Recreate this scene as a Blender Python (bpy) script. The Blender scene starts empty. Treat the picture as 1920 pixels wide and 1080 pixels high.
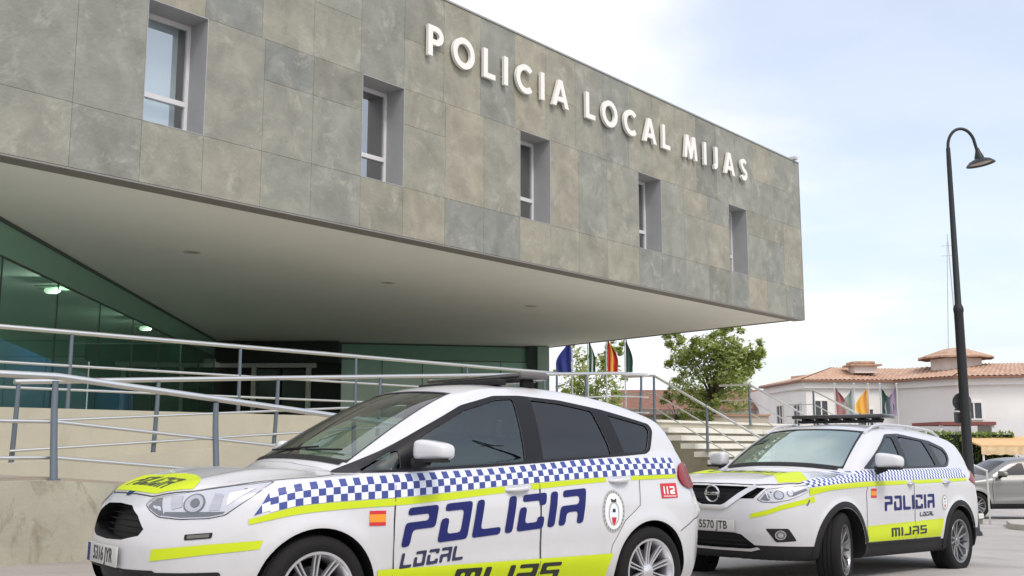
import bpy, bmesh, math, random
import numpy as np
from mathutils import Vector, Matrix
from mathutils.geometry import tessellate_polygon
R = math.radians
SC = bpy.context.scene
COL = SC.collection
CZ = 1.2                                   # eye height; heights below are measured from z = 0
# ---------------------------------------------------------------- camera, sky, sun, exposure
cam = bpy.data.cameras.new('camera'); camo = bpy.data.objects.new('camera', cam); COL.objects.link(camo)
cam.sensor_width = 36; cam.lens = 1958 / 1920 * 36; cam.clip_start = .05; cam.clip_end = 5000
camo.location = (0, 0, CZ); camo.rotation_euler = (math.pi / 2 + math.atan(295 / 1958), 0, 0)
SC.camera = camo
SUN_EL, SUN_AZ = R(52), R(150)             # azimuth measured from +Y towards +X
world = bpy.data.worlds.new('World'); SC.world = world; world.use_nodes = True
nt = world.node_tree; nt.nodes.clear()
def N(t, ty, **k):
    n = t.nodes.new(ty)
    for a, b in k.items():
        if a.startswith('i_'):
            n.inputs[int(a[2:]) if a[2:].isdigit() else a[2:].replace('_', ' ')].default_value = b
        else: setattr(n, a, b)
    return n
def ramp(t, stops, fac, interp='LINEAR'):
    r = N(t, 'ShaderNodeValToRGB'); r.color_ramp.interpolation = interp
    e = r.color_ramp.elements
    while len(e) < len(stops): e.new(.5)
    for q, (p, c) in zip(e, stops):
        q.position = p; q.color = (*c, 1) if len(c) == 3 else c
    t.links.new(fac, r.inputs[0]); return r
sky = N(nt, 'ShaderNodeTexSky', sky_type='NISHITA', sun_disc=False, sun_elevation=SUN_EL, sun_rotation=SUN_AZ,
        air_density=1.0, dust_density=2.5, ozone_density=1.0, altitude=0)
tc = N(nt, 'ShaderNodeTexCoord')
sep = N(nt, 'ShaderNodeSeparateXYZ'); nt.links.new(tc.outputs['Generated'], sep.inputs[0])
zz = N(nt, 'ShaderNodeMath', operation='ADD', i_1=.12); nt.links.new(sep.outputs[2], zz.inputs[0])
zm = N(nt, 'ShaderNodeMath', operation='MAXIMUM', i_1=.05); nt.links.new(zz.outputs[0], zm.inputs[0])
dv = N(nt, 'ShaderNodeVectorMath', operation='DIVIDE'); nt.links.new(tc.outputs['Generated'], dv.inputs[0])
cmb = N(nt, 'ShaderNodeCombineXYZ'); cmb.inputs[2].default_value = 1
nt.links.new(zm.outputs[0], cmb.inputs[0]); nt.links.new(zm.outputs[0], cmb.inputs[1]); nt.links.new(cmb.outputs[0], dv.inputs[1])
mp = N(nt, 'ShaderNodeMapping'); mp.inputs['Location'].default_value = (3.3, 1.9, 0); nt.links.new(dv.outputs[0], mp.inputs[0])
n1 = N(nt, 'ShaderNodeTexNoise', i_Scale=.75, i_Detail=7, i_Roughness=.52, i_Distortion=.3); nt.links.new(mp.outputs[0], n1.inputs['Vector'])
bx_ = N(nt, 'ShaderNodeMath', operation='MULTIPLY_ADD', i_1=-1.45, i_2=.36); nt.links.new(sep.outputs[0], bx_.inputs[0])
ad = N(nt, 'ShaderNodeMath', operation='ADD'); nt.links.new(n1.outputs[0], ad.inputs[0]); nt.links.new(bx_.outputs[0], ad.inputs[1])
cr = ramp(nt, [(.41, (.42, .42, .42)), (.69, (1, 1, 1))], ad.outputs[0], 'EASE')
n2 = N(nt, 'ShaderNodeTexNoise', i_Scale=1.7, i_Detail=5, i_Roughness=.5); nt.links.new(mp.outputs[0], n2.inputs['Vector'])
cc = ramp(nt, [(.35, (9.6, 9.8, 11.0)), (.62, (11.0, 11.0, 11.8))], n2.outputs[0], 'EASE')
sk2 = N(nt, 'ShaderNodeMix', data_type='RGBA', blend_type='MULTIPLY'); sk2.inputs[0].default_value = 1
nt.links.new(sky.outputs[0], sk2.inputs[6]); sk2.inputs[7].default_value = (2.4, 2.28, 2.08, 1)
mx = N(nt, 'ShaderNodeMix', data_type='RGBA'); nt.links.new(cr.outputs[0], mx.inputs[0]); nt.links.new(sk2.outputs[2], mx.inputs[6]); nt.links.new(cc.outputs[0], mx.inputs[7])
bg = N(nt, 'ShaderNodeBackground', i_Strength=.088); nt.links.new(mx.outputs[2], bg.inputs[0])
wo = N(nt, 'ShaderNodeOutputWorld'); nt.links.new(bg.outputs[0], wo.inputs[0])
sl = bpy.data.lights.new('sun', 'SUN'); sl.energy = 1.45; sl.angle = R(16); sl.color = (1, .96, .9)
so = bpy.data.objects.new('sun', sl); COL.objects.link(so)
sdir = Vector((math.sin(SUN_AZ) * math.cos(SUN_EL), math.cos(SUN_AZ) * math.cos(SUN_EL), math.sin(SUN_EL)))
so.rotation_euler = sdir.to_track_quat('Z', 'Y').to_euler(); so.location = sdir * 60
SC.view_settings.view_transform = 'Standard'; SC.view_settings.look = 'None'
SC.view_settings.exposure = 0.30; SC.view_settings.gamma = 1
SC.render.engine = 'CYCLES'
SC.cycles.max_bounces = 8; SC.cycles.transparent_max_bounces = 14; SC.cycles.sample_clamp_indirect = 4

# ---------------------------------------------------------------- materials
MATS = {}
def mat(name, col, rough=.6, metal=0, coat=0, var=0, vscale=3, bump=0, bscale=40, spec=.5, em=None, island=0, stain=0, sdist=1.2, sz=1.0):
    if name in MATS: return MATS[name]
    m = bpy.data.materials.new(name); m.use_nodes = True; t = m.node_tree
    b = t.nodes['Principled BSDF']
    b.inputs['Base Color'].default_value = (*col, 1); b.inputs['Roughness'].default_value = rough
    b.inputs['Metallic'].default_value = metal; b.inputs['Coat Weight'].default_value = coat
    b.inputs['Coat Roughness'].default_value = .04; b.inputs['Specular IOR Level'].default_value = spec
    if em: b.inputs['Emission Color'].default_value = (*em[0], 1); b.inputs['Emission Strength'].default_value = em[1]
    if var or bump or island or stain:
        tc = N(t, 'ShaderNodeTexCoord')
        cur = None
        if var:
            n = N(t, 'ShaderNodeTexNoise', i_Scale=vscale, i_Detail=8, i_Roughness=.62, i_Distortion=.4); t.links.new(tc.outputs['Object'], n.inputs['Vector'])
            r = ramp(t, [(.3, tuple(c * (1 - var) for c in col)), (.7, tuple(min(1, c * (1 + var)) for c in col))], n.outputs[0]); cur = r.outputs[0]
        if island:
            g = N(t, 'ShaderNodeNewGeometry')
            r = ramp(t, island, g.outputs['Random Per Island'])
            if cur:
                x = N(t, 'ShaderNodeMix', data_type='RGBA', blend_type='MULTIPLY'); x.inputs[0].default_value = 1
                t.links.new(cur, x.inputs[6]); t.links.new(r.outputs[0], x.inputs[7]); cur = x.outputs[2]
            else: cur = r.outputs[0]
        if stain:
            n = N(t, 'ShaderNodeTexNoise', i_Scale=stain[0], i_Detail=9, i_Roughness=.7, i_Distortion=sdist); mp = N(t, 'ShaderNodeMapping'); mp.inputs['Scale'].default_value = (1, 1, sz); t.links.new(tc.outputs['Object'], mp.inputs[0]); t.links.new(mp.outputs[0], n.inputs['Vector'])
            r = ramp(t, [(stain[1], (0, 0, 0)), (stain[2], (1, 1, 1))], n.outputs[0])
            x = N(t, 'ShaderNodeMix', data_type='RGBA'); t.links.new(r.outputs[0], x.inputs[0])
            if cur: t.links.new(cur, x.inputs[6])
            else: x.inputs[6].default_value = (*col, 1)
            x.inputs[7].default_value = (*stain[3], 1); cur = x.outputs[2]
        if cur: t.links.new(cur, b.inputs['Base Color'])
        if bump:
            n = N(t, 'ShaderNodeTexNoise', i_Scale=bscale, i_Detail=6); t.links.new(tc.outputs['Object'], n.inputs['Vector'])
            k = N(t, 'ShaderNodeBump', i_Strength=bump, i_Distance=.02); t.links.new(n.outputs[0], k.inputs['Height']); t.links.new(k.outputs[0], b.inputs['Normal'])
    MATS[name] = m; return m
def glass(name, tint, ior=1.5, body=0, bcol=(.02, .03, .03), rough=0.0, boost=0, gcol=(1, 1, 1)):
    if name in MATS: return MATS[name]
    m = bpy.data.materials.new(name); m.use_nodes = True; t = m.node_tree; t.nodes.clear()
    o = N(t, 'ShaderNodeOutputMaterial'); tr = N(t, 'ShaderNodeBsdfTransparent', i_0=(*tint, 1))
    gl = N(t, 'ShaderNodeBsdfGlossy', i_0=(*gcol, 1), i_Roughness=rough); fr = N(t, 'ShaderNodeFresnel', i_IOR=ior)
    base = tr.outputs[0]
    if body:
        df = N(t, 'ShaderNodeBsdfDiffuse', i_0=(*bcol, 1)); x = N(t, 'ShaderNodeMixShader', i_0=body)
        t.links.new(tr.outputs[0], x.inputs[1]); t.links.new(df.outputs[0], x.inputs[2]); base = x.outputs[0]
    f0 = N(t, 'ShaderNodeMath', operation='MULTIPLY_ADD', i_1=1 - boost, i_2=boost); t.links.new(fr.outputs[0], f0.inputs[0])
    gm = N(t, 'ShaderNodeNewGeometry'); f1 = N(t, 'ShaderNodeMath', operation='SUBTRACT', i_0=1.0); t.links.new(gm.outputs['Backfacing'], f1.inputs[1])
    fa = N(t, 'ShaderNodeMath', operation='MULTIPLY'); t.links.new(f0.outputs[0], fa.inputs[0]); t.links.new(f1.outputs[0], fa.inputs[1])
    y = N(t, 'ShaderNodeMixShader'); t.links.new(fa.outputs[0], y.inputs[0]); t.links.new(base, y.inputs[1]); t.links.new(gl.outputs[0], y.inputs[2])
    t.links.new(y.outputs[0], o.inputs[0]); MATS[name] = m; return m

# ---------------------------------------------------------------- mesh helpers
def link(name, me, mats, parent=None, sharp=35, smooth=True):
    for m in mats: me.materials.append(m)
    if smooth:
        me.polygons.foreach_set('use_smooth', [True] * len(me.polygons))
        if sharp: me.set_sharp_from_angle(angle=R(sharp))
    o = bpy.data.objects.new(name, me); COL.objects.link(o)
    if parent: o.parent = parent
    return o
def tag(o, label=None, cat=None, group=None, kind=None):
    for k, v in (('label', label), ('category', cat), ('group', group), ('kind', kind)):
        if v: o[k] = v
    return o
def empty(name, loc=(0, 0, 0), rot=(0, 0, 0), **k):
    o = bpy.data.objects.new(name, None); o.location = loc; o.rotation_euler = rot; o.empty_display_size = .2
    COL.objects.link(o); return tag(o, **k)
class MB:
    def __init__(s): s.v = []; s.f = []; s.m = []
    def add(s, v, f, m=0):
        b = len(s.v); s.v += [tuple(map(float, q)) for q in v]; s.f += [tuple(b + i for i in q) for q in f]; s.m += [m] * len(f); return s
    def box(s, a, b, m=0, tr=None, bev=0):
        x0, y0, z0 = a; x1, y1, z1 = b
        if bev:
            vs, fs = [], []
            bm = bmesh.new(); bmesh.ops.create_cube(bm, size=1)
            for q in bm.verts: q.co = Vector(((x0 + x1) / 2 + q.co.x * (x1 - x0), (y0 + y1) / 2 + q.co.y * (y1 - y0), (z0 + z1) / 2 + q.co.z * (z1 - z0)))
            bmesh.ops.bevel(bm, geom=bm.edges[:], offset=bev, segments=2, profile=.5, affect='EDGES')
            bm.verts.index_update(); v = [q.co[:] for q in bm.verts]; f = [[w.index for w in q.verts] for q in bm.faces]; bm.free()
        else:
            v = [(x0, y0, z0), (x1, y0, z0), (x1, y1, z0), (x0, y1, z0), (x0, y0, z1), (x1, y0, z1), (x1, y1, z1), (x0, y1, z1)]
            f = [(3, 2, 1, 0), (4, 5, 6, 7), (0, 1, 5, 4), (1, 2, 6, 5), (2, 3, 7, 6), (3, 0, 4, 7)]
        if tr: v = [tr(*q) for q in v]
        return s.add(v, f, m)
    def tube(s, pts, r, seg=10, m=0, cap=True):
        P = [Vector(p) for p in pts]; n = len(P); rs = r if isinstance(r, (list, tuple)) else [r] * n
        T = [(P[min(i + 1, n - 1)] - P[max(i - 1, 0)]).normalized() for i in range(n)]
        up = Vector((0, 0, 1)) if abs(T[0].z) < .9 else Vector((1, 0, 0))
        u = T[0].cross(up).normalized(); v = []
        for i in range(n):
            u = (u - T[i] * u.dot(T[i])).normalized(); w = T[i].cross(u)
            for k in range(seg):
                a = 2 * math.pi * k / seg; v.append(P[i] + (u * math.cos(a) + w * math.sin(a)) * rs[i])
        f = [(i * seg + k, i * seg + (k + 1) % seg, (i + 1) * seg + (k + 1) % seg, (i + 1) * seg + k) for i in range(n - 1) for k in range(seg)]
        if cap: f += [tuple(range(seg))[::-1], tuple((n - 1) * seg + k for k in range(seg))]
        return s.add(v, f, m)
    def lathe(s, prof, seg=32, m=0, tr=None, closed=False):     # prof: (r, h) about Z, or through tr
        v = []; n = len(prof)
        for k in range(seg):
            a = 2 * math.pi * k / seg
            for r, h in prof:
                q = (r * math.cos(a), r * math.sin(a), h); v.append(tr(*q) if tr else q)
        f = []
        for k in range(seg):
            for i in range(n if closed else n - 1):
                j = (i + 1) % n
                f.append((k * n + i, ((k + 1) % seg) * n + i, ((k + 1) % seg) * n + j, k * n + j))
        return s.add(v, f, m)
    def build(s, name, mats, parent=None, sharp=35, smooth=True, fix=True):
        me = bpy.data.meshes.new(name)
        me.from_pydata(s.v, [], s.f); 
        if not isinstance(mats, (list, tuple)): mats = [mats]
        if len(mats) > 1: me.polygons.foreach_set('material_index', s.m)
        if fix:
            bm = bmesh.new(); bm.from_mesh(me); bmesh.ops.recalc_face_normals(bm, faces=bm.faces[:]); bm.to_mesh(me); bm.free()
        me.update(); return link(name, me, mats, parent, sharp, smooth)
def fill2d(outer, holes=()):
    """triangulated planar area -> (verts2d, faces)"""
    lps = [[Vector((p[0], p[1], 0)) for p in lp] for lp in [outer] + list(holes)]
    bm = bmesh.new(); vs = [bm.verts.new(p) for lp in lps for p in lp]
    if not holes and len(outer) == 4:
        bm.faces.new(vs); return bm
    for t in tessellate_polygon(lps):
        try: bm.faces.new([vs[i] for i in t])
        except ValueError: pass
    return bm
def solid(outer, holes, d0, d1, tr, mb, m=0):
    """extruded outline, tr(u, v, depth) -> point"""
    bm = fill2d(outer, holes); bm.verts.index_update()
    v = [q.co[:2] for q in bm.verts]; f = [[w.index for w in q.verts] for q in bm.faces]; bm.free(); n = len(v)
    V = [tr(a, b, d0) for a, b in v] + [tr(a, b, d1) for a, b in v]
    F = [tuple(q) for q in f] + [tuple(n + i for i in q[::-1]) for q in f]
    off = 0
    for lp in [outer] + list(holes):
        k = len(lp); F += [(off + i, off + (i + 1) % k, n + off + (i + 1) % k, n + off + i) for i in range(k)]; off += k
    mb.add(V, F, m)
def stroke(path, w):
    P = [Vector((*p, 0)) for p in path]; n = len(P); a, b = [], []
    for i in range(n):
        t = (P[min(i + 1, n - 1)] - P[max(i - 1, 0)]).normalized(); q = Vector((-t.y, t.x, 0)) * w / 2
        a.append((P[i] + q)[:2]); b.append((P[i] - q)[:2])
    return a + b[::-1]
def arc(cx, cy, rx, ry, a0, a1, n=14):
    return [(cx + rx * math.cos(R(a0 + (a1 - a0) * i / n)), cy + ry * math.sin(R(a0 + (a1 - a0) * i / n))) for i in range(n + 1)]
def rnd(poly, r, n=3):
    """rounded corners"""
    out = []; k = len(poly)
    for i in range(k):
        p = Vector(poly[i]); a = Vector(poly[i - 1]) - p; b = Vector(poly[(i + 1) % k]) - p
        q = min(r, a.length * .45, b.length * .45)
        A = p + a.normalized() * q; B = p + b.normalized() * q
        for j in range(n + 1):
            t = j / n; out.append(tuple((A * (1 - t) ** 2 + p * 2 * t * (1 - t) + B * t * t)[:]))
    return out
# ---------------------------------------------------------------- car kit: a smooth analytic shell, panels laid on it
def smax(a, b, r):
    h = np.maximum(r - np.abs(a - b), 0) / r; return np.maximum(a, b) + h * h * r / 4
def smin(a, b, r): return -smax(-a, -b, r)
def curve(pts):
    X = np.array([p[0] for p in pts], float); Y = np.array([p[1] for p in pts], float)
    h = np.diff(X); d = np.diff(Y) / h; m = np.zeros(len(X)); m[0] = d[0]; m[-1] = d[-1]
    for i in range(1, len(X) - 1):
        if d[i - 1] * d[i] > 0:
            w1 = 2 * h[i] + h[i - 1]; w2 = h[i] + 2 * h[i - 1]; m[i] = (w1 + w2) / (w1 / d[i - 1] + w2 / d[i])
    def g(x):
        x = np.asarray(x, float); i = np.clip(np.searchsorted(X, x) - 1, 0, len(X) - 2); t = (x - X[i]) / h[i]
        tc = np.clip(t, 0, 1)
        y = ((2 * tc ** 3 - 3 * tc ** 2 + 1) * Y[i] + (tc ** 3 - 2 * tc ** 2 + tc) * h[i] * m[i] + (-2 * tc ** 3 + 3 * tc ** 2) * Y[i + 1] + (tc ** 3 - tc ** 2) * h[i] * m[i + 1])
        return y + np.where(t > 1, (t - 1) * h[i] * m[i + 1], 0) + np.where(t < 0, t * h[i] * m[i], 0)
    xx = np.linspace(X[0] - 2.5, X[-1] + 2.5, 6000); yy = g(xx)
    return lambda x: np.interp(x, xx, yy)
class Shell:
    def __init__(s, **k):
        s.__dict__.update(k)
        for a in ('Wl', 'xf', 'xr', 'Hc', 'belt', 'Rc', 'Wg', 'gp'): setattr(s, a, curve(getattr(s, a)))
    def F(s, x, y, z):
        ay = np.abs(y)
        w = s.Wl(z)
        for hx in s.hubs:
            rr = np.hypot(x - hx, z - s.hz); w = w + s.flare * np.exp(-((rr - s.arch - .01) / .06) ** 2)
        for (cz0, cz1, cx0, cx1, amp, sg) in s.crease:
            zc = cz0 + (cz1 - cz0) * (x - cx0) / (cx1 - cx0); win = 1 / (1 + np.exp(-(x - cx0) / .08)) / (1 + np.exp((x - cx1) / .08))
            w = w + amp * win * np.exp(-((z - zc) / sg) ** 2) 
        tf = np.clip((s.x1 - x) / np.maximum(s.x1 - s.xf(z), .2), 0, None); tr = np.clip((x - s.x0) / np.maximum(s.xr(z) - s.x0, .2), 0, None)
        g = np.maximum(tf ** s.nf, tr ** s.nr)
        q = (ay / np.maximum(w, .05)) ** (np.where(tf > 0, s.nf, s.nr))
        side = ((q + g) ** (1 / np.where(tf > 0, s.nf, s.nr)) - 1) * w
        H = np.where(x < s.xcowl, s.Hc(x) - s.hd * (ay / .85) ** 2.2, s.belt(x))
        # blend hood to belt
        bl = np.clip((x - s.xcowl + .5) / .5, 0, 1); H = (s.Hc(x) - s.hd * (ay / .85) ** 2.2) * (1 - bl) + s.belt(x) * bl
        for (yc, amp, wd) in s.hoodline:
            H = H + amp * np.exp(-((ay - yc - .12 * np.clip(x, 0, 1.2)) / wd) ** 2) * np.clip(x / .4, 0, 1) * np.clip((s.xcowl - x) / .3, 0, 1)
        lo = smax(side, (z - H) * .95, s.rt)
        lo = smax(lo, s.zb - z, .06)
        k = np.where(x < s.xm, -s.kf, s.kr)
        Rr = s.Rc(x + k * y * y) - s.crown * ay ** 2.3
        sg = ay - s.Wg(z) * s.gp(x)
        slope = np.where(x < s.xm, .80, .62)
        gr = smax(sg, (z - Rr) * slope, s.rr)
        gr = smax(gr, .7 - z, .05)
        return smin(lo, gr, s.rj)
    def grad(s, P):
        e = 2e-3; P = np.asarray(P, float); g = np.zeros_like(P)
        for i in range(3):
            d = np.zeros(3); d[i] = e; g[:, i] = s.F(*(P + d).T) - s.F(*(P - d).T)
        return g / np.maximum(np.linalg.norm(g, axis=1, keepdims=True), 1e-9)
    def cast(s, O, D, L, n=80, G=None):
        G = G or s.F; O = np.asarray(O, float); D = np.asarray(D, float)
        ts = np.linspace(0, L, n); Q = O[None] + D[None] * ts[:, None, None]; val = G(Q[..., 0], Q[..., 1], Q[..., 2])
        s0 = np.sign(val[0]); ch = (np.sign(val) != s0)
        idx = np.where(ch.any(0), ch.argmax(0), np.argmin(np.abs(val), 0)); idx = np.maximum(idx, 1)
        hit = ch.any(0)
        a = ts[idx - 1]; b = ts[idx]
        for _ in range(15):
            m = (a + b) / 2; v = G(*(O + D * m[:, None]).T); same = np.sign(v) == s0
            a = np.where(same, m, a); b = np.where(same, b, m)
        return O + D * ((a + b) / 2)[:, None], hit
    def project(s, kind, U, V):
        U = np.asarray(U, float); V = np.asarray(V, float); z = np.zeros_like(U); o = np.ones_like(U)
        if kind == 'near': O, D, L = (U, -1.4 * o, V), (z, o, z), 1.4
        elif kind == 'far': O, D, L = (U, 1.4 * o, V), (z, -o, z), 1.4
        elif kind == 'front': O, D, L = (-.5 * o, U, V), (o, z, z), 2.2
        elif kind == 'rear': O, D, L = ((s.L + .5) * o, U, V), (-o, z, z), 2.2
        elif kind == 'top': O, D, L = (U, V, 2.2 * o), (z, z, -o), 1.9
        else:                                   # corner: U measured along (sin, -cos) from the nose, side -1 near, +1 far
            sd, ang = kind; c, q = math.cos(R(ang)), math.sin(R(ang))
            O = (-.0 * o - c * 1.2 + U * q, sd * (q * 1.2 + U * c), V); D = (c * o, -sd * q * o, z); L = 2.6
        return s.cast(np.array(O).T, np.array(D).T, L)
    def mesh(s, G=None, na=26, nm=100, nphi=176, xa=None, xb=None, z0=.66):
        xa = xa or .95; xb = xb or s.L - .95
        O, D = [], []
        sts = [(xa, -p) for p in np.linspace(90, 0, na, endpoint=False)] + [(x, 0) for x in np.linspace(xa, xb, nm)] + [(xb, p) for p in np.linspace(0, 90, na + 1)[1:]]
        ph = np.linspace(0, 2 * np.pi, nphi, endpoint=False) + .001
        for x, p in sts:
            c, q = math.cos(R(p)), math.sin(R(p))
            for a in ph: O.append((x, 0, z0)); D.append((q, c * math.cos(a), c * math.sin(a)))
        P, hit = s.cast(O, D, 2.9, 100, G)
        n = len(sts); V = [tuple(p) for p in P[nphi:(n - 1) * nphi]]; V = [tuple(P[0])] + V + [tuple(P[-1])]
        Fc = []
        idx = lambda i, k: 1 + (i - 1) * nphi + k % nphi
        for k in range(nphi):
            Fc.append((0, idx(1, k + 1), idx(1, k))); Fc.append((len(V) - 1, idx(n - 2, k), idx(n - 2, k + 1)))
            for i in range(1, n - 2): Fc.append((idx(i, k), idx(i, k + 1), idx(i + 1, k + 1), idx(i + 1, k)))
        return V, Fc
def obj_tmp(V, Fc, mi, mats):
    me = bpy.data.meshes.new('t'); me.from_pydata(V, [], Fc)
    for m in mats: me.materials.append(m)
    me.polygons.foreach_set('material_index', [mi] * len(Fc) if isinstance(mi, int) else mi)
    bm = bmesh.new(); bm.from_mesh(me); bmesh.ops.recalc_face_normals(bm, faces=bm.faces[:]); bm.to_mesh(me); bm.free()
    o = bpy.data.objects.new('t', me); COL.objects.link(o); return o
def carve(base, cutters):
    for c in cutters:
        md = base.modifiers.new('b', 'BOOLEAN'); md.operation = 'DIFFERENCE'; md.solver = 'EXACT'; md.object = c
        bpy.context.view_layer.update()
        me = bpy.data.meshes.new_from_object(base.evaluated_get(bpy.context.evaluated_depsgraph_get()))
        base.modifiers.clear(); old = base.data; base.data = me; bpy.data.meshes.remove(old)
        d = c.data; bpy.data.objects.remove(c); bpy.data.meshes.remove(d)
    return base
class Car:
    def __init__(s, shell, root, bodymats):
        s.S = shell; s.root = root; s.bm = bodymats
    def drape(s, name, kind, polys, m, off=.002, holes=(), parent=None, grid=.04, rim=0, mi=None, ret=False):
        """lay flat outlines (u, v) on the shell as one mesh"""
        V, Fc, MI, bnd = [], [], [], []
        for pi, poly in enumerate(polys):
            bm = fill2d(poly, holes if pi == 0 else ())
            us = [v.co.x for v in bm.verts]; vs = [v.co.y for v in bm.verts]
            for ax, lo, hi in ((0, min(us), max(us)), (1, min(vs), max(vs))):
                k = math.ceil(lo / grid + 1e-6)
                while k * grid < hi - 1e-6:
                    co = [0, 0, 0]; co[ax] = k * grid; no = [0, 0, 0]; no[ax] = 1
                    bmesh.ops.bisect_plane(bm, geom=bm.verts[:] + bm.edges[:] + bm.faces[:], plane_co=co, plane_no=no, dist=1e-5); k += 1
            bm.verts.index_update(); b = len(V)
            V += [(v.co.x, v.co.y) for v in bm.verts]; Fc += [tuple(b + w.index for w in f.verts) for f in bm.faces]; MI += [mi[pi] if mi else 0] * len(bm.faces)
            bnd += [(b + e.verts[0].index, b + e.verts[1].index) for e in bm.edges if len(e.link_faces) == 1]
            bm.free()
        UV = np.array(V); P, hit = s.S.project(kind, UV[:, 0], UV[:, 1]); nn = s.S.grad(P); P = P + nn * off
        out = []; PL = P.tolist(); NL = nn.tolist()
        for q in Fc:                            # every face outward
            x0, y0, z0 = PL[q[0]]; nx = ny = nz = 0.
            for i in range(1, len(q) - 1):
                ax, ay, az = PL[q[i]]; bx, by, bz = PL[q[i + 1]]; ax -= x0; ay -= y0; az -= z0; bx -= x0; by -= y0; bz -= z0
                nx += ay * bz - az * by; ny += az * bx - ax * bz; nz += ax * by - ay * bx
            g_ = NL[q[0]]; out.append(tuple(q) if nx * g_[0] + ny * g_[1] + nz * g_[2] > 0 else tuple(q[::-1]))
        Fc = out
        VV = [tuple(p) for p in P]; NN = [tuple(p) for p in nn]
        nf = len(Fc)
        if rim:
            b = len(VV); used = {}
            for e in bnd:
                for i in e:
                    if i not in used: used[i] = len(VV); VV.append(tuple(P[i] - nn[i] * rim)); NN.append(tuple(nn[i]))
            fe = {}
            for q in Fc:
                for i in range(len(q)): fe[(q[i], q[(i + 1) % len(q)])] = 1
            for (i, j) in bnd:
                if (i, j) not in fe: i, j = j, i
                Fc.append((j, i, used[i], used[j])); MI.append(0)
        if ret: return VV, Fc
        me = bpy.data.meshes.new(name); me.from_pydata(VV, [], Fc)
        mats = m if isinstance(m, (list, tuple)) else [m]
        for q in mats: me.materials.append(q)
        me.polygons.foreach_set('material_index', MI); me.update()
        me.polygons.foreach_set('use_smooth', [True] * len(Fc))
        if not rim: me.normals_split_custom_set_from_vertices(NN)
        else: me.set_sharp_from_angle(angle=R(40))
        o = bpy.data.objects.new(name, me); COL.objects.link(o); o.parent = parent or s.root
        return o
    def body(s, name, prism_side, prism_top, pockets, paint, dark, wells, inner, lower=None, res=(26, 100, 176)):
        S = s.S; mats = [paint, dark]
        V, Fc = S.mesh(None, *res); base = obj_tmp(V, Fc, 0, mats)
        cut = []
        if inner:
            zf, xi0, xi1 = inner
            G = lambda x, y, z: smax(smax(smax(S.F(x, y, z) + .05, zf - z, .05), xi0 - x, .05), x - xi1, .05)
            V, Fc = S.mesh(G, 14, 50, 90, xi0 + .5, xi1 - .5, .8); cut.append(obj_tmp(V, Fc, 1, mats))
            mb = MB()
            for poly in prism_side: solid(poly, (), -1.3, 1.3, lambda u, v, d: (u, d, v), mb, 1)
            cut.append(obj_tmp(mb.v, mb.f, 1, mats))
            mb = MB()
            for poly, z0, z1 in prism_top: solid(poly, (), z0, z1, lambda u, v, d: (u, v, d), mb, 1)
            cut.append(obj_tmp(mb.v, mb.f, 1, mats))
        mb = MB()
        for hx in S.hubs:
            for sd in (-1, 1):
                mb.lathe([(0, .52), (S.arch, .52), (S.arch, 1.3), (0, 1.3)][1:3], 56, 1, lambda x, y, z, sd=sd, hx=hx: (hx + x, sd * z, S.hz + y))
                n = 56; b = len(mb.v) - n * 2
                mb.f += [tuple(b + 2 * k for k in range(n)), tuple(b + 2 * k + 1 for k in range(n))]; mb.m += [1, 1]
        cut.append(obj_tmp(mb.v, mb.f, 1, mats))
        mb = MB()
        for poly, depth in pockets:             # front projected recess, floor follows the shell
            bm = fill2d(poly)
            us = [v.co.x for v in bm.verts]; vs = [v.co.y for v in bm.verts]
            for ax, lo, hi in ((0, min(us), max(us)), (1, min(vs), max(vs))):
                k = math.ceil(lo / .06)
                while k * .06 < hi:
                    co = [0, 0, 0]; co[ax] = k * .06; no = [0, 0, 0]; no[ax] = 1
                    bmesh.ops.bisect_plane(bm, geom=bm.verts[:] + bm.edges[:] + bm.faces[:], plane_co=co, plane_no=no, dist=1e-5); k += 1
            bm.verts.index_update(); uv = np.array([(v.co.x, v.co.y) for v in bm.verts]); P, h = S.project('front', uv[:, 0], uv[:, 1])
            n = len(P); VV = [(p[0] + depth, p[1], p[2]) for p in P] + [(-.6, p[1], p[2]) for p in P]
            FF = [[w.index for w in f.verts] for f in bm.faces]; F2 = FF + [[n + i for i in q[::-1]] for q in FF]
            for e in bm.edges:
                if len(e.link_faces) == 1: i, j = e.verts[0].index, e.verts[1].index; F2.append([i, j, n + j, n + i])
            bm.free(); mb.add(VV, F2, 1)
        if pockets: cut.append(obj_tmp(mb.v, mb.f, 1, mats))
        carve(base, cut)
        if lower:
            bm = bmesh.new(); bm.from_mesh(base.data)
            for co, no in lower[2]: bmesh.ops.bisect_plane(bm, geom=bm.verts[:] + bm.edges[:] + bm.faces[:], plane_co=co, plane_no=no, dist=1e-5)
            bm.to_mesh(base.data); bm.free()
        me = base.data; base.name = name; me.name = name; base.parent = s.root
        me.polygons.foreach_set('use_smooth', [True] * len(me.polygons))
        co = np.empty(len(me.vertices) * 3); me.vertices.foreach_get('co', co); co = co.reshape(-1, 3)
        on = np.abs(S.F(*co.T)) < 3e-3; gn = S.grad(co)
        me.update(); nl = np.zeros((len(me.loops), 3))
        mi = np.empty(len(me.polygons), int); me.polygons.foreach_get('material_index', mi)
        for p in me.polygons:
            fn = np.array(p.normal)
            for li in p.loop_indices:
                vi = me.loops[li].vertex_index
                nl[li] = gn[vi] if (on[vi] and mi[p.index] == 0 and gn[vi] @ fn > .75) else fn
        if lower:                               # unpainted lower edge
            dm = len(me.materials); me.materials.append(lower[0])
            for p in me.polygons:
                if mi[p.index] == 0 and lower[1](*p.center): p.material_index = dm
            me.update()
        me.normals_split_custom_set([tuple(q) for q in nl])
        return base

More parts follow.
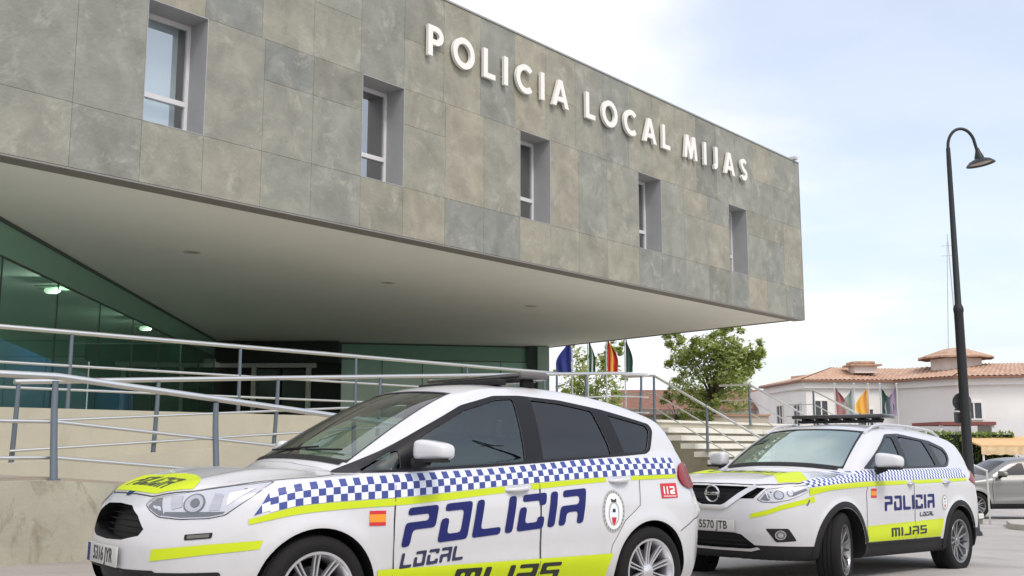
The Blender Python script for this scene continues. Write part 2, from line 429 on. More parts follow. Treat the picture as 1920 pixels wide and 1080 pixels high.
# ---------------------------------------------------------------- squared livery letters: outlines in a 1 x 1 cell
def glyph(c, a=.27, b=.2, g=.07):
    m = .5 - b / 2
    if c == 'P': return [[(0.02, 1), (1, 1), (1, .42), (a, .42), (a, 0), (0, 0), (0, .42 + b), (1 - a, .42 + b), (1 - a, 1 - b), (0.02, 1 - b)]]
    if c == 'O': return [[(0, .62), (0, 0), (1, 0), (1, 1), (.08, 1), (.08, 1 - b), (1 - a, 1 - b), (1 - a, b), (a, b), (a, .62)]]
    if c == 'L': return [[(0, 1), (0, 0), (1, 0), (1, b), (a, b), (a, 1)]]
    if c == 'I': return [[(0, 0), (a * 1.05, 0), (a * 1.05, 1), (0, 1)]]
    if c == 'C': return [[(0, .66), (0, 0), (1, 0), (1, .34), (1 - a, .34), (1 - a, b), (a, b), (a, .66)], [(.08, 1), (.08, 1 - b), (1 - a, 1 - b), (1 - a, .66), (1, .66), (1, 1)]]
    if c == 'A': return [[(.05, 1), (1, 1), (1, 0), (1 - a, 0), (1 - a, .36), (a, .36), (a, 0), (0, 0), (0, .36 + b), (1 - a, .36 + b), (1 - a, 1 - b), (.05, 1 - b)]]
    if c == 'M': return [[(0, 1), (1.2, 1), (1.2, 0), (1.2 - a, 0), (1.2 - a, 1 - b), (.6 + a / 2, 1 - b), (.6 + a / 2, 0), (.6 - a / 2, 0), (.6 - a / 2, 1 - b), (a, 1 - b), (a, 0), (0, 0)]]
    if c == 'J': return [[(1, 1), (1, 0), (.0, 0), (.0, b), (1 - a, b), (1 - a, 1)]]
    if c == 'S': return [[(0, 1), (1, 1), (1, 1 - b), (a, 1 - b), (a, m + b), (1, m + b), (1, 0), (0, 0), (0, b), (1 - a, b), (1 - a, m), (0, m)]]
ADV = dict(I=.36, M=1.38)
def word(t, box, shear=0, gap=.13, flip=False, narrow=None, bb=.2):
    """word set into box (u0, v0, u1, v1): returns outlines"""
    u0, v0, u1, v1 = box; tot = 0; pos = []
    for c in t: pos.append(tot); tot += {'I': .28, 'M': 1.2}.get(c, 1) + gap
    tot -= gap; out = []; h = v1 - v0; wd = (u1 - u0 - shear * h) / tot
    for c, p in zip(t, pos):
        for g in glyph(c, b=bb):
            q = rnd([(u0 + (p + x) * wd + shear * y * h, v0 + y * h) for x, y in g], .1 * h, 2)
            if flip: q = [(u0 + u1 - x, y) for x, y in q][::-1]
            out.append(q)
    return out
# ---------------------------------------------------------------- the two shells (metres, x rearward from the nose)
S1 = Shell(L=4.38, zb=.20, rt=.07, rr=.075, rj=.035, hubs=(.89, 3.538), hz=.322, arch=.362, flare=.014,
    Wl=[(.15, .80), (.25, .845), (.38, .885), (.5, .897), (.65, .905), (.78, .903), (.9, .885), (1.0, .862), (1.1, .835), (1.2, .80)],
    xf=[(.15, .14), (.28, .06), (.42, .0), (.55, -.005), (.66, .01), (.75, .035), (.82, .075), (.9, .15), (1.0, .3)],
    xr=[(.2, 4.34), (.35, 4.385), (.55, 4.40), (.75, 4.38), (.92, 4.31), (1.05, 4.24), (1.2, 4.17)], x1=1.2, nf=2.75, x0=3.55, nr=3.0,
    Hc=[(-.1, .70), (.02, .80), (.12, .865), (.3, .925), (.6, .99), (.9, 1.035), (1.2, 1.06), (1.5, 1.07)], hd=.075, xcowl=1.15,
    belt=[(.9, .955), (1.2, .985), (1.5, 1.0), (2.4, 1.06), (3.2, 1.125), (3.7, 1.15), (4.1, 1.155), (4.3, 1.13)],
    Rc=[(.7, .80), (.9, .94), (1.05, 1.06), (1.3, 1.215), (1.6, 1.385), (1.85, 1.505), (2.0, 1.558), (2.15, 1.59), (2.35, 1.612), (2.65, 1.625), (3.0, 1.612), (3.4, 1.572), (3.8, 1.49), (3.95, 1.44), (4.02, 1.375), (4.10, 1.25), (4.22, 1.06), (4.30, .92)],
    xm=2.6, kf=.22, kr=.18, crown=.14,
    Wg=[(.8, .84), (1.0, .818), (1.12, .80), (1.25, .765), (1.38, .715), (1.5, .655), (1.6, .59)], gp=[(.9, 1.0), (1.5, 1.0), (2.6, 1.0), (3.3, .985), (3.8, .945), (4.2, .88), (4.5, .82)],
    crease=[(.90, 1.04, .55, 4.0, .008, .06), (.42, .44, 1.35, 3.1, .012, .07)], hoodline=[(.42, .018, .10)])
S2 = Shell(L=4.64, zb=.26, rt=.08, rr=.085, rj=.04, hubs=(.93, 3.635), hz=.362, arch=.40, flare=.026,
    Wl=[(.2, .82), (.3, .865), (.45, .885), (.6, .893), (.8, .90), (.95, .897), (1.05, .88), (1.13, .855), (1.2, .825), (1.3, .79)],
    xf=[(.22, .16), (.32, .08), (.42, .04), (.55, .0), (.7, -.01), (.85, .0), (.95, .035), (1.02, .10), (1.1, .25)],
    xr=[(.25, 4.52), (.4, 4.61), (.6, 4.67), (.8, 4.66), (.95, 4.61), (1.1, 4.58), (1.25, 4.53)], x1=1.1, nf=3.0, x0=3.8, nr=3.2,
    Hc=[(-.1, .85), (.0, .93), (.08, .985), (.25, 1.035), (.5, 1.075), (.9, 1.115), (1.2, 1.13), (1.5, 1.13)], hd=.06, xcowl=1.2,
    belt=[(.9, 1.06), (1.2, 1.10), (1.5, 1.135), (2.4, 1.15), (3.2, 1.175), (3.8, 1.20), (4.3, 1.20), (4.5, 1.17)],
    Rc=[(.8, .92), (1.05, 1.09), (1.2, 1.19), (1.5, 1.365), (1.8, 1.515), (1.97, 1.585), (2.15, 1.625), (2.5, 1.655), (3.0, 1.66), (3.5, 1.635), (4.0, 1.59), (4.28, 1.54), (4.37, 1.47), (4.47, 1.31), (4.56, 1.14), (4.63, .96)],
    xm=2.6, kf=.20, kr=.16, crown=.13,
    Wg=[(.9, .845), (1.12, .825), (1.25, .795), (1.38, .752), (1.5, .70), (1.6, .64), (1.7, .57)], gp=[(1., 1.0), (1.6, 1.0), (2.6, 1.0), (3.3, .985), (3.9, .95), (4.3, .90), (4.6, .85)],
    crease=[(.97, 1.07, .4, 4.3, .010, .065), (.45, .52, 1.4, 3.15, .016, .08)], hoodline=[(.45, .022, .09)])
CAR1 = dict(loc=(-2.33871976, 6.1310477, CZ - 1.11867246), rot=(0, .02639755, .67159527))
CAR2 = dict(loc=(1.94165008, 10.40289523, CZ - 1.33988668), rot=(0, .03, .77845929))
# ---------------------------------------------------------------- car materials and shared parts
WHITE = mat('white_paint', (.56, .565, .585), .32, coat=.8, spec=.5)
t_ = WHITE.node_tree; b_ = t_.nodes['Principled BSDF']     # road dust low on the panels
tc_ = N(t_, 'ShaderNodeTexCoord'); sp_ = N(t_, 'ShaderNodeSeparateXYZ'); t_.links.new(tc_.outputs['Object'], sp_.inputs[0])
mr_ = N(t_, 'ShaderNodeMapRange'); mr_.inputs[1].default_value = .75; mr_.inputs[2].default_value = .22; t_.links.new(sp_.outputs[2], mr_.inputs[0])
nz_ = N(t_, 'ShaderNodeTexNoise', i_Scale=5.5, i_Detail=9, i_Roughness=.7); t_.links.new(tc_.outputs['Object'], nz_.inputs['Vector'])
mu_ = N(t_, 'ShaderNodeMath', operation='MULTIPLY'); t_.links.new(mr_.outputs[0], mu_.inputs[0]); t_.links.new(nz_.outputs[0], mu_.inputs[1])
mx_ = N(t_, 'ShaderNodeMix', data_type='RGBA'); t_.links.new(mu_.outputs[0], mx_.inputs[0]); mx_.inputs[6].default_value = (.56, .565, .585, 1); mx_.inputs[7].default_value = (.36, .33, .29, 1); t_.links.new(mx_.outputs[2], b_.inputs['Base Color'])
rr_ = N(t_, 'ShaderNodeMapRange'); rr_.inputs[3].default_value = .22; rr_.inputs[4].default_value = .42; t_.links.new(nz_.outputs[0], rr_.inputs[0]); t_.links.new(rr_.outputs[0], b_.inputs['Roughness'])
BLK = mat('black_plastic', (.012, .012, .013), .6, spec=.3)
PIANO = mat('gloss_black_trim', (.010, .010, .012), .3, spec=.3)
BLU = mat('dark_blue_vinyl', (.012, .016, .115), .45, spec=.25)
NAVY = mat('navy_vinyl', (.05, .07, .25), .45, spec=.3)
CHKW = mat('pale_vinyl', (.72, .76, .86), .35)
YEL = mat('fluorescent_yellow_vinyl', (.50, .60, .012), .45, spec=.3)
RED = mat('red_vinyl', (.55, .02, .03), .4); ORG = mat('golden_vinyl', (.75, .28, .02), .4)
WV = mat('white_vinyl', (.75, .75, .75), .4); GRV = mat('grey_vinyl', (.38, .40, .38), .45)
CHR = mat('chrome', (.62, .62, .63), .14, metal=1); ALLOY = mat('alloy_metal', (.66, .66, .68), .28, metal=.8)
ALD = mat('dark_alloy', (.06, .06, .065), .3, metal=.6)
TYRE = mat('tyre_rubber', (.012, .0115, .0115), .85, spec=.25, bump=.15, bscale=120)
INT = mat('cabin_trim', (.035, .037, .04), .8); SEAT = mat('seat_fabric', (.05, .05, .055), .9, bump=.2, bscale=200)
RLAMP = mat('red_lamp_lens', (.22, .004, .008), .25, spec=.3); ORL = mat('amber_lens', (.8, .25, .03), .15)
SILV = mat('lamp_reflector', (.62, .64, .66), .25, metal=.5); SILD = mat('lamp_dark_bezel', (.16, .17, .18), .3, metal=.4)
LBAR = mat('smoked_light_bar', (.03, .027, .026), .2, coat=.6)
PLATE = mat('number_plate', (.45, .45, .43), .5); PTXT = mat('plate_ink', (.03, .03, .03), .6)
GL_F = glass('clear_windscreen_glass', (.72, .90, .78), 1.45, boost=.08)
GL_W = glass('reflective_windscreen_glass', (.62, .78, .70), 1.5, boost=.50, gcol=(.80, .95, .88))
GL_S = glass('tinted_side_glass', (.30, .40, .39), 1.48, boost=.06, gcol=(.90, 1, .99))
GL_P = glass('privacy_glass', (.045, .05, .055), 1.48, boost=.035)
LENS = glass('lamp_lens', (.9, .9, .92), 1.45)
SEAM = mat('door_gap', (.03, .03, .032), .8)
FLG = {}
def bevbox(mb, c, s, b, m=0, rot=None):
    cx, cy, cz = c
    def tr(x, y, z):
        v = Vector((x, y, z))
        if rot: v = rot @ v
        return (v.x + cx, v.y + cy, v.z + cz)
    return mb.box((-s[0] / 2, -s[1] / 2, -s[2] / 2), (s[0] / 2, s[1] / 2, s[2] / 2), m, tr, b)
def wheel(root, x, y, z, near, rt, rr, wdt, style, steer=0, simple=False):
    sg = -1 if near else 1
    tr = lambda a, b, h: (a, sg * h, b)            # h: outward
    k = MB().lathe([(0, wdt * .12), (.045, wdt * .12), (.05, .0), (.145, .0), (.15, -.03), (.15, -.05), (0, -.05)], 32, 0, tr)
    w = k.build('wheel', ALD, root); w.location = (x, y, z); w.rotation_euler = (0, 0, steer)
    h = wdt / 2
    t = MB(); t.lathe([(rr, h - .012), (rr + .012, h), (rr + .03, h + .004), ((rt + rr) / 2, h + .010), (rt - .03, h + .002), (rt - .012, h - .012), (rt - .002, h - .035),
               (rt - .002, .045), (rt - .009, .042), (rt - .009, .034), (rt, .031), (rt, .006), (rt - .008, .003), (rt - .008, -.004), (rt, -.007), (rt, -.031), (rt - .009, -.034), (rt - .009, -.042), (rt - .002, -.045),
               (rt - .002, -h + .035), (rt - .03, -h), (rr, -h + .02), (rr, -h + .05)], 72, 0, tr)
    t.build('tyre', TYRE, w, sharp=50)
    r = MB()
    r.lathe([(rr - .005, -h + .02), (rr - .03, -h + .05), (rr - .035, h - .09), (rr - .022, h - .03), (rr - .012, h - .016), (rr - .008, h - .004), (rr + .006, h - .001), (rr + .009, h - .006), (rr + .004, h - .02)], 64, 0, tr)
    ho = h - .035
    def spoke(a, off, w0, w1, m, lift=0):
        c, q = math.cos(a), math.sin(a); V = []
        for rad, ww, hh in ((.035, w0, ho - .004), (.09, w0, ho - .006 + lift), (rr * .7, (w0 + w1) / 2, ho + .004 + lift), (rr - .012, w1, h - .016)):
            o_ = off * (.55 + .45 * rad / rr) if style == 1 else off * rad / rr
            for dw, dh in ((-ww / 2, -.028), (-ww / 2, -.004), (-ww * .3, 0), (ww * .3, 0), (ww / 2, -.004), (ww / 2, -.028)):
                V.append(tr(c * rad - q * (o_ + dw), q * rad + c * (o_ + dw), hh + dh))
        F_ = [(i * 6 + j, i * 6 + (j + 1) % 6, i * 6 + 6 + (j + 1) % 6, i * 6 + 6 + j) for i in range(3) for j in range(6)] + [tuple(range(6)), tuple(range(18, 24))]
        r.add(V, F_, m)
    if style == 1:
        for i in range(10):
            for o_ in (-.0145, .0145): spoke(math.pi / 2 + i * math.pi / 5, o_, .011, .013, 0)
        r.lathe([(0, ho + .008), (.022, ho + .008), (.03, ho + .004), (.05, ho), (.055, ho - .02)], 28, 0, tr)
    else:
        for i in range(5):
            a = math.pi / 2 + .25 + i * math.pi * .4
            for o_ in (-.062, .062): spoke(a, o_, .026, .030, 0)
            spoke(a, 0, .03, .075, 1, -.012)
            spoke(a + math.pi / 5, 0, .025, .02, 1, -.010)
        pass
        r.lathe([(0, ho + .006), (.03, ho + .006), (.036, ho), (.065, ho - .002), (.07, ho - .02)], 28, 0, tr)
    r.build('rim', [ALLOY if style == 1 else mat('graphite_alloy', (.26, .26, .27), .3, metal=.7), ALD], w, sharp=40)
    return w
def seat(root, x, y, zf):
    c = MB(); bevbox(c, (x, y, zf + .12), (.50, .50, .16), .05); s0 = c.build('seat', SEAT, root)
    rot = Matrix.Rotation(R(17), 3, 'Y'); c = MB(); bevbox(c, (x + .30, y, zf + .47), (.14, .48, .62), .055, 0, rot); c.build('seat_back', SEAT, s0)
    c = MB(); bevbox(c, (x + .42, y, zf + .87), (.09, .27, .18), .04, 0, rot); c.tube([(x + .40, y - .07, zf + .72), (x + .42, y - .07, zf + .82)], .007); c.tube([(x + .40, y + .07, zf + .72), (x + .42, y + .07, zf + .82)], .007)
    c.build('headrest', SEAT, s0)
def ell(cx, cy, rx, ry, n=28): return [(cx + rx * math.cos(2 * math.pi * i / n), cy + ry * math.sin(2 * math.pi * i / n)) for i in range(n)]
def checks(car, kind, top, bot, x0, x1, n, rows=3, name='chequered_band'):
    t, b = curve(top), curve(bot); polys, mi = [], []
    xs = np.linspace(x0, x1, n + 1)
    for i in range(n):
        for r_ in range(rows):
            q = lambda x, f: float(b(x) + (t(x) - b(x)) * f)
            f0, f1 = r_ / rows, (r_ + 1) / rows
            polys.append([(xs[i], q(xs[i], f0)), (xs[i + 1], q(xs[i + 1], f0)), (xs[i + 1], q(xs[i + 1], f1)), (xs[i], q(xs[i], f1))]); mi.append((i + r_) % 2)
    return car.drape(name, kind, polys, [CHKW, NAVY], .0042, mi=mi)
def band(top, bot, x0, x1, n=30, slant=0):
    t, b = curve(top), curve(bot); xs = np.linspace(x0, x1, n)
    return [(x + slant * 0, float(b(x))) for x in xs] + [(x, float(t(x))) for x in xs[::-1]]
def slope(polys, x0, k): return [[(u, v + k * (u - x0)) for u, v in p] for p in polys]
SYM = lambda h: h + [(-u, v) for u, v in h[::-1] if abs(u) > 1e-6]
def mirror_xy(polys): return [[(-u, v) for u, v in p[::-1]] for p in polys]
def crest(car, kind, cx, cz, rx, rz):
    e = car.drape('emblem', kind, [ell(cx, cz, rx, rz, 36)], GRV, .0045)
    for polys, m, of in (([ell(cx, cz, rx * .80, rz * .84, 32)], WV, .0052), ([ell(cx - rx * .0, cz - rz * .10, rx * .50, rz * .58, 24)], GRV, .0058),
                         ([ell(cx, cz - rz * .12, rx * .38, rz * .48, 24)], CHKW, .0064),
                         ([[(cx - rx * .22, cz - rz * .28), (cx + rx * .22, cz - rz * .28), (cx + rx * .16, cz - rz * .52), (cx, cz - rz * .66), (cx - rx * .16, cz - rz * .52)]], RED, .0072),
                         ([[(cx - rx * .22, cz + rz * .42), (cx + rx * .22, cz + rz * .42), (cx + rx * .25, cz + rz * .6), (cx, cz + rz * .52), (cx - rx * .25, cz + rz * .6)]], PTXT, .0072), ([[(cx - rx * .15, cz - rz * .05), (cx + rx * .15, cz - rz * .05), (cx + rx * .12, cz + rz * .12), (cx - rx * .12, cz + rz * .12)]], PTXT, .0072)):
        car.drape('emblem_shield', kind, polys, m, of, parent=e)
    # ring of small marks standing for the lettering around the seal
    ps = []
    for i in range(26):
        a = 2 * math.pi * i / 26; q = .055
        ps.append([(cx + rx * k * math.cos(a + s_), cz + rz * k * math.sin(a + s_)) for k, s_ in ((.85, -q), (.95, -q), (.95, q), (.85, q))])
    car.drape('emblem_border', kind, ps, PTXT if False else mat('grey_ink', (.2, .21, .2), .5), .0056, parent=e)
def textplate(root, name, txt, loc, size, rot, m, parent=None, xs=1):
    cu = bpy.data.curves.new(name, 'FONT'); cu.body = txt; cu.size = size; cu.align_x = 'CENTER'; cu.align_y = 'CENTER'; cu.extrude = .0008; cu.offset = size * .012
    o = bpy.data.objects.new('t', cu); COL.objects.link(o); bpy.context.view_layer.update()
    me = bpy.data.meshes.new_from_object(o.evaluated_get(bpy.context.evaluated_depsgraph_get())); bpy.data.objects.remove(o)
    me.name = name; me.materials.clear(); q = link(name, me, [m], parent or root, smooth=False); q.location = loc; q.rotation_euler = rot; q.scale = (xs, 1, 1); return q
def mirrors(car, cx, cy, cz, sx, sy, sz, body, foot):
    for sd in (-1, 1):
        mb = MB(); seg, rings = 28, 16; V = []
        for i in range(rings + 1):
            v = math.pi * i / rings - math.pi / 2
            for k in range(seg):
                u = 2 * math.pi * k / seg
                e = .55; sp = lambda t: math.copysign(abs(t) ** e, t)
                X = sp(math.cos(v)) * sp(math.cos(u)); Y = sp(math.cos(v)) * sp(math.sin(u)); Z = sp(math.sin(v))
                Xs = X * sx * (1 - .18 * (Z < 0) * 0) ; taper = 1 - .18 * (Y + 1) / 2
                V.append((cx + Xs * taper + .03 * (Y + 1), sd * (cy + Y * sy), cz + Z * sz * taper + (.012 if Z > 0 else 0) * (1 - Y)))
        F_ = [(i * seg + k, i * seg + (k + 1) % seg, (i + 1) * seg + (k + 1) % seg, (i + 1) * seg + k) for i in range(rings) for k in range(seg)]
        mb.add(V, F_); o = mb.build('side_mirror', body, car.root, sharp=60)
        f = MB(); bevbox(f, (cx + .01, sd * (cy + .01), cz - sz * .92), (sx * 1.7, sy * 1.75, sz * .34), .018)
        f.tube([(cx - .02, sd * (cy - sy * 1.05), cz - sz * 1.25), (cx, sd * (cy - sy * .2), cz - sz * .8)], [.045, .035], 10)
        f.build('mirror_base', foot, o)
        g = MB(); g.box((cx + sx * .86, sd * (cy - sy * .75) if sd > 0 else sd * (cy + sy * .7), cz - sz * .7), (cx + sx * .90 + .02, sd * (cy + sy * .7) if sd > 0 else sd * (cy - sy * .75), cz + sz * .7)); g.build('mirror_glass', CHR, o)
def handle(car, parent, kind, x0, x1, z, m):
    sd = -1 if kind == 'near' else 1
    xs = np.linspace(x0, x1, 9); P, h = car.S.project(kind, xs, np.full(9, z) + np.linspace(0, .012, 9))
    lift = [.0, .022, .032, .036, .036, .036, .032, .022, .0]
    mb = MB(); mb.tube([(p[0], p[1] + sd * l, p[2]) for p, l in zip(P, lift)], [.008, .012, .014, .015, .015, .015, .014, .012, .008], 10)
    mb.build('door_handle', m, parent)
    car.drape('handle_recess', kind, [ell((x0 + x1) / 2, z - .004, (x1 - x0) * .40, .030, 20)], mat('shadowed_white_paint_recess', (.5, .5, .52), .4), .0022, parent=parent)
def plate(car, x, z, txt, w=.52, h=.11):
    P, _ = car.S.project('front', [0], [z]); x = P[0][0] - .012
    mb = MB(); mb.box((x - .006, -w / 2, z - h / 2), (x + .004, w / 2, z + h / 2), 0, None, .003); mb.box((x + .004, -w * .2, z - h * .3), (x + .06, w * .2, z + h * .3))
    o = mb.build('number_plate', PLATE, car.root)
    b = MB(); b.box((x - .0085, w / 2 - .042, z - h / 2 + .004), (x - .0063, w / 2 - .004, z + h / 2 - .004)); b.build('plate_band', BLU, o)
    textplate(car.root, 'plate_number', txt, (x - .0075, -.02, z), h * .98, (R(90), 0, R(-90)), PTXT, o, .82)
# ---------------------------------------------------------------- car one: the compact people carrier in front
def build_carrier():
    root = empty('police_car', **CAR1, label='white compact police car nearest the camera, with smoked light bar on a rounded roof', cat='car', group='police cars parked outside the station')
    c = Car(S1, root, None)
    panes = [[(1.19, 1.0), (1.45, 1.012), (1.45, 1.13), (1.40, 1.115)],
             [(1.57, 1.022), (2.43, 1.075), (2.43, 1.495), (2.29, 1.483), (2.0, 1.40), (1.66, 1.235), (1.57, 1.18)],
             [(2.585, 1.09), (3.235, 1.137), (3.225, 1.20), (3.14, 1.445), (2.86, 1.483), (2.585, 1.497)],
             [(3.375, 1.15), (3.58, 1.165), (3.635, 1.19), (3.70, 1.32), (3.685, 1.36), (3.29, 1.425)]]
    panes = [rnd(p, .02) for p in panes]
    dlo = rnd([(1.07, .985), (1.5, .998), (2.1, 1.035), (2.56, 1.07), (3.24, 1.122), (3.60, 1.15), (3.665, 1.175), (3.745, 1.33), (3.725, 1.375), (3.24, 1.462), (2.86, 1.508), (2.5, 1.522), (2.27, 1.508), (1.98, 1.43), (1.64, 1.265), (1.36, 1.12)], .03)
    f = lambda y: 1.10 + .26 * y * y; g = lambda y: 1.93 + .30 * y * y
    ys = np.linspace(-1, 1, 15)
    ws = [(f(y * .615), y * .615) for y in ys] + [(g(y * .50), y * .50) for y in ys[::-1]]
    ws = rnd(ws, .03, 2)
    wso = [(f(y * .628) - .018, y * .628) for y in ys] + [(g(y * .51) + .012, y * .51) for y in ys[::-1]]
    grl = SYM([(0, .792), (.20, .785), (.325, .735), (.41, .665), (.38, .628), (.22, .598), (0, .59)])
    low = SYM([(0, .435), (.25, .43), (.42, .44), (.50, .42), (.50, .33), (0, .30)])
    body = c.body('body', panes, [(ws, 1.0, 2.0)], [(grl, .11), (low, .05)], WHITE, BLK, True, (.48, 1.18, 4.12))
    for k, pr in (('near', 1), ('far', 1)):
        c.drape('window_trim', k, [dlo], PIANO, .0025, holes=panes)
        for i, p in enumerate(panes):
            c.drape('side_window', k, [p], GL_S if i < 2 else GL_P, -.006)
    c.drape('windscreen_frame', 'top', [wso], PIANO, .002, holes=[ws])
    c.drape('windscreen', 'top', [ws], GL_F, -.004)
    rw = rnd([(-.52, 1.10), (.52, 1.10), (.50, 1.36), (-.50, 1.36)], .05); c.drape('rear_window', 'rear', [rw], GL_P, .003)
    # hood panel and its gap
    hood = [(.118, 0), (.122, .2), (.132, .335), (.20, .46), (.278, .568), (.44, .672), (.68, .755), (.90, .79), (1.05, .72), (1.085, .60), (1.035, .3), (1.02, 0)]
    hood = rnd(hood + [(u, -v) for u, v in hood[-2:0:-1]], .04)
    grow = lambda pl, e: [((u - .6) * (1 + e) + .6, v * (1 + e)) for u, v in pl]
    c.drape('hood_gap', 'top', [grow(hood, .012)], SEAM, .0008)
    hd = c.drape('hood', 'top', [hood], WHITE, .004, grid=.05, rim=.004)
    patch = [(.130, 0), (.134, .2), (.145, .33), (.208, .45), (.275, .545), (.33, .50), (.385, .38), (.425, .2), (.435, 0)]
    patch = patch + [(u, -v) for u, v in patch[-2:0:-1]]
    c.drape('yellow_hood_patch', 'top', [patch], YEL, .006, parent=hd)
    tx = [[(.185 + v * .15, -u) for u, v in p] for p in word('POLICIA', (-.30, 0, .30, 1), 0.0, .2, bb=.24)]
    c.drape('hood_lettering', 'top', tx, mat('dark_green_ink', (.03, .05, .03), .5), .0075, parent=hd)
    # side panels
    fd = [(1.385, .30), (2.485, .30), (2.485, 1.055), (2.0, 1.02), (1.375, .985), (1.365, .7)]
    rd = [(2.50, .30), (3.07, .30), (3.14, .52), (3.26, .68), (3.40, .78), (3.43, 1.0), (3.40, 1.125), (2.50, 1.06)]
    for k in ('near', 'far'):
        for nm, pl, hx in (('front_door', fd, (2.20, 2.40, .893)), ('rear_door', rd, (3.13, 3.32, .955))):
            pl = rnd(pl, .02, 2); cx = sum(u for u, v in pl) / len(pl)
            c.drape('door_gap', k, [[((u - cx) * 1.009 + cx, (v - .7) * 1.01 + .7 if v < .9 else v) for u, v in pl]], SEAM, .0008)
            d = c.drape(nm, k, [pl], WHITE, .0018)
            handle(c, d, k, *hx, WHITE)
        ct = [(.60, .885), (.78, .925), (1.0, .95), (1.38, .978), (2.14, 1.026), (3.17, 1.108), (3.9, 1.128)]
        cb = [(.50, .745), (.79, .812), (1.13, .838), (1.37, .850), (2.17, .918), (3.12, .985), (3.9, 1.015)]
        checks(c, k, ct, cb, .60, 3.84, 72)
        tip = [(.505, .735), (.60, .885), (.60, .77)]
        e = c.drape('chequered_band_tip', k, [[(.515, .752), (.557, .768), (.557, .812)], [(.557, .768), (.60, .782), (.60, .83), (.557, .812)], [(.557, .812), (.60, .83), (.60, .882)]], [CHKW, NAVY], .0042, mi=[1, 0, 1])
        yt = [(.47, .728), (.79, .808), (1.13, .833), (1.37, .845), (2.17, .913), (3.12, .98), (3.9, 1.01)]
        yb = [(.47, .700), (.79, .765), (1.13, .792), (1.37, .803), (2.17, .873), (3.12, .95), (3.9, .985)]
        c.drape('yellow_stripe', k, [band(yt, yb, .49, 2.20, 24), band(yt, yb, 2.42, 3.10, 12), band(yt, yb, 3.35, 3.83, 10)], YEL, .0042)
        lb = [(1.24, .44), (2.2, .452), (3.20, .468), (3.10, .42), (3.08, .27), (1.27, .27), (1.255, .36)]
        lb = [(1.268, .27), (3.10, .27), (3.105, .36), (3.135, .44), (3.15, .466), (2.2, .452), (1.262, .438)]
        c.drape('yellow_sill_band', k, [lb], YEL, .0042)
        fl = k == 'far'; kk = .082
        def W(t, bx, sh, gap, kk=kk):
            x0, x1 = bx[0], bx[2]; ps = slope(word(t, bx, sh, gap), x0, kk)
            if fl: ps = [[(x0 + x1 - u, v + 0) for u, v in p[::-1]] for p in slope(word(t, bx, sh, gap), x1, -kk * .0)]
            return ps
        c.drape('police_lettering', k, W('POLICIA', (1.415, .56, 2.905, .785), .2, .16), BLU, .0062)
        c.drape('local_lettering', k, W('LOCAL', (1.41, .438, 1.885, .525), .22, .16), PTXT if False else mat('near_black_blue', (.015, .018, .06), .4), .0062)
        c.drape('town_lettering', k, W('MIJAS', (1.80, .30, 2.68, .42), .2, .16, .012), mat('black_vinyl', (.015, .02, .015), .4), .0062)
        crest(c, k, 3.15, .75, .105, .145)
        c.drape('flag_sticker', k, [[(1.195, .69), (1.305, .69), (1.305, .71), (1.195, .71)], [(1.195, .71), (1.305, .71), (1.305, .755), (1.195, .755)], [(1.195, .755), (1.305, .755), (1.305, .775), (1.195, .775)]], [RED, ORG], .0045, mi=[0, 1, 0])
        rs = c.drape('emergency_number_sticker', k, [[(3.64, .835), (3.82, .84), (3.82, .945), (3.64, .94)]], RED, .0045)
        u0, dg = 3.665, []
        for q in range(2): dg.append([(u0 + q * .035, .865), (u0 + .014 + q * .035, .865), (u0 + .014 + q * .035, .92), (u0 + q * .035, .92)])
        dg.append([(3.735, .92), (3.79, .92), (3.79, .885), (3.75, .878), (3.79, .878), (3.79, .865), (3.735, .865), (3.735, .89), (3.776, .898), (3.776, .908), (3.735, .908)])
        dg.append([(3.66, .848), (3.80, .848), (3.80, .853), (3.66, .853)])
        if fl: dg = [[(7.46 - u, v) for u, v in p] for p in dg]
        c.drape('sticker_number', k, dg, WV, .0062, parent=rs)
        for line in ([(1.372, .30), (1.366, .70), (1.378, .985)], [(2.4925, .30), (2.4925, 1.06)]):
            st = stroke(line, .005); c.drape('door_seam', k, [st], SEAM, .0044)
        st = stroke([(3.09, .34), (3.14, .52), (3.26, .685), (3.415, .79), (3.435, 1.0), (3.41, 1.12)], .004); c.drape('door_seam', k, [st], SEAM, .0032)
        # fuel-flap outline and sill
        sd = -1 if k == 'near' else 1
        lamp = [(.31, .795), (.345, .832), (.60, .872), (.80, .905), (1.0, .933), (.93, .86), (.80, .755), (.72, .737), (.56, .728), (.43, .735), (.36, .765)]
        lamp = rnd(lamp, .012)
        kd = (sd, 45)
        hl = c.drape('headlight', kd, [lamp], SILV, .001)
        c.drape('lamp_surround', kd, [[((u - .62) * 1.022 + .62, (v - .82) * 1.05 + .82) for u, v in lamp]], SEAM, .0006, parent=hl)
        def dr(n, pl, m, of): c.drape(n, kd, pl, m, of, parent=hl, grid=.04)
        dr('lamp_bezel', [[(.33, .79), (.37, .828), (.41, .835), (.455, .745), (.43, .74), (.37, .765)], [(.45, .742), (.56, .735), (.72, .744), (.79, .76), (.80, .772), (.46, .762)]], SILD, .002)
        dr('lamp_bowl', [ell(.625, .81, .062, .052)], SILD, .003); dr('lamp_reflector', [ell(.625, .81, .052, .044)], CHR, .005); dr('lamp_projector', [ell(.63, .812, .026, .023)], SILD, .008)
        dr('daylight_strip', [[(.50, .775), (.56, .79), (.54, .85), (.47, .84)]], CHR, .004); dr('side_reflector', [[(.715, .775), (.77, .78), (.775, .86), (.725, .865)]], CHR, .004)
        dr('indicator', [[(.80, .80), (.86, .85), (.93, .90), (.90, .895), (.80, .87)]], WV, .003)
        c.drape('lamp_lens', kd, [lamp], LENS, .012, parent=hl, rim=.011)
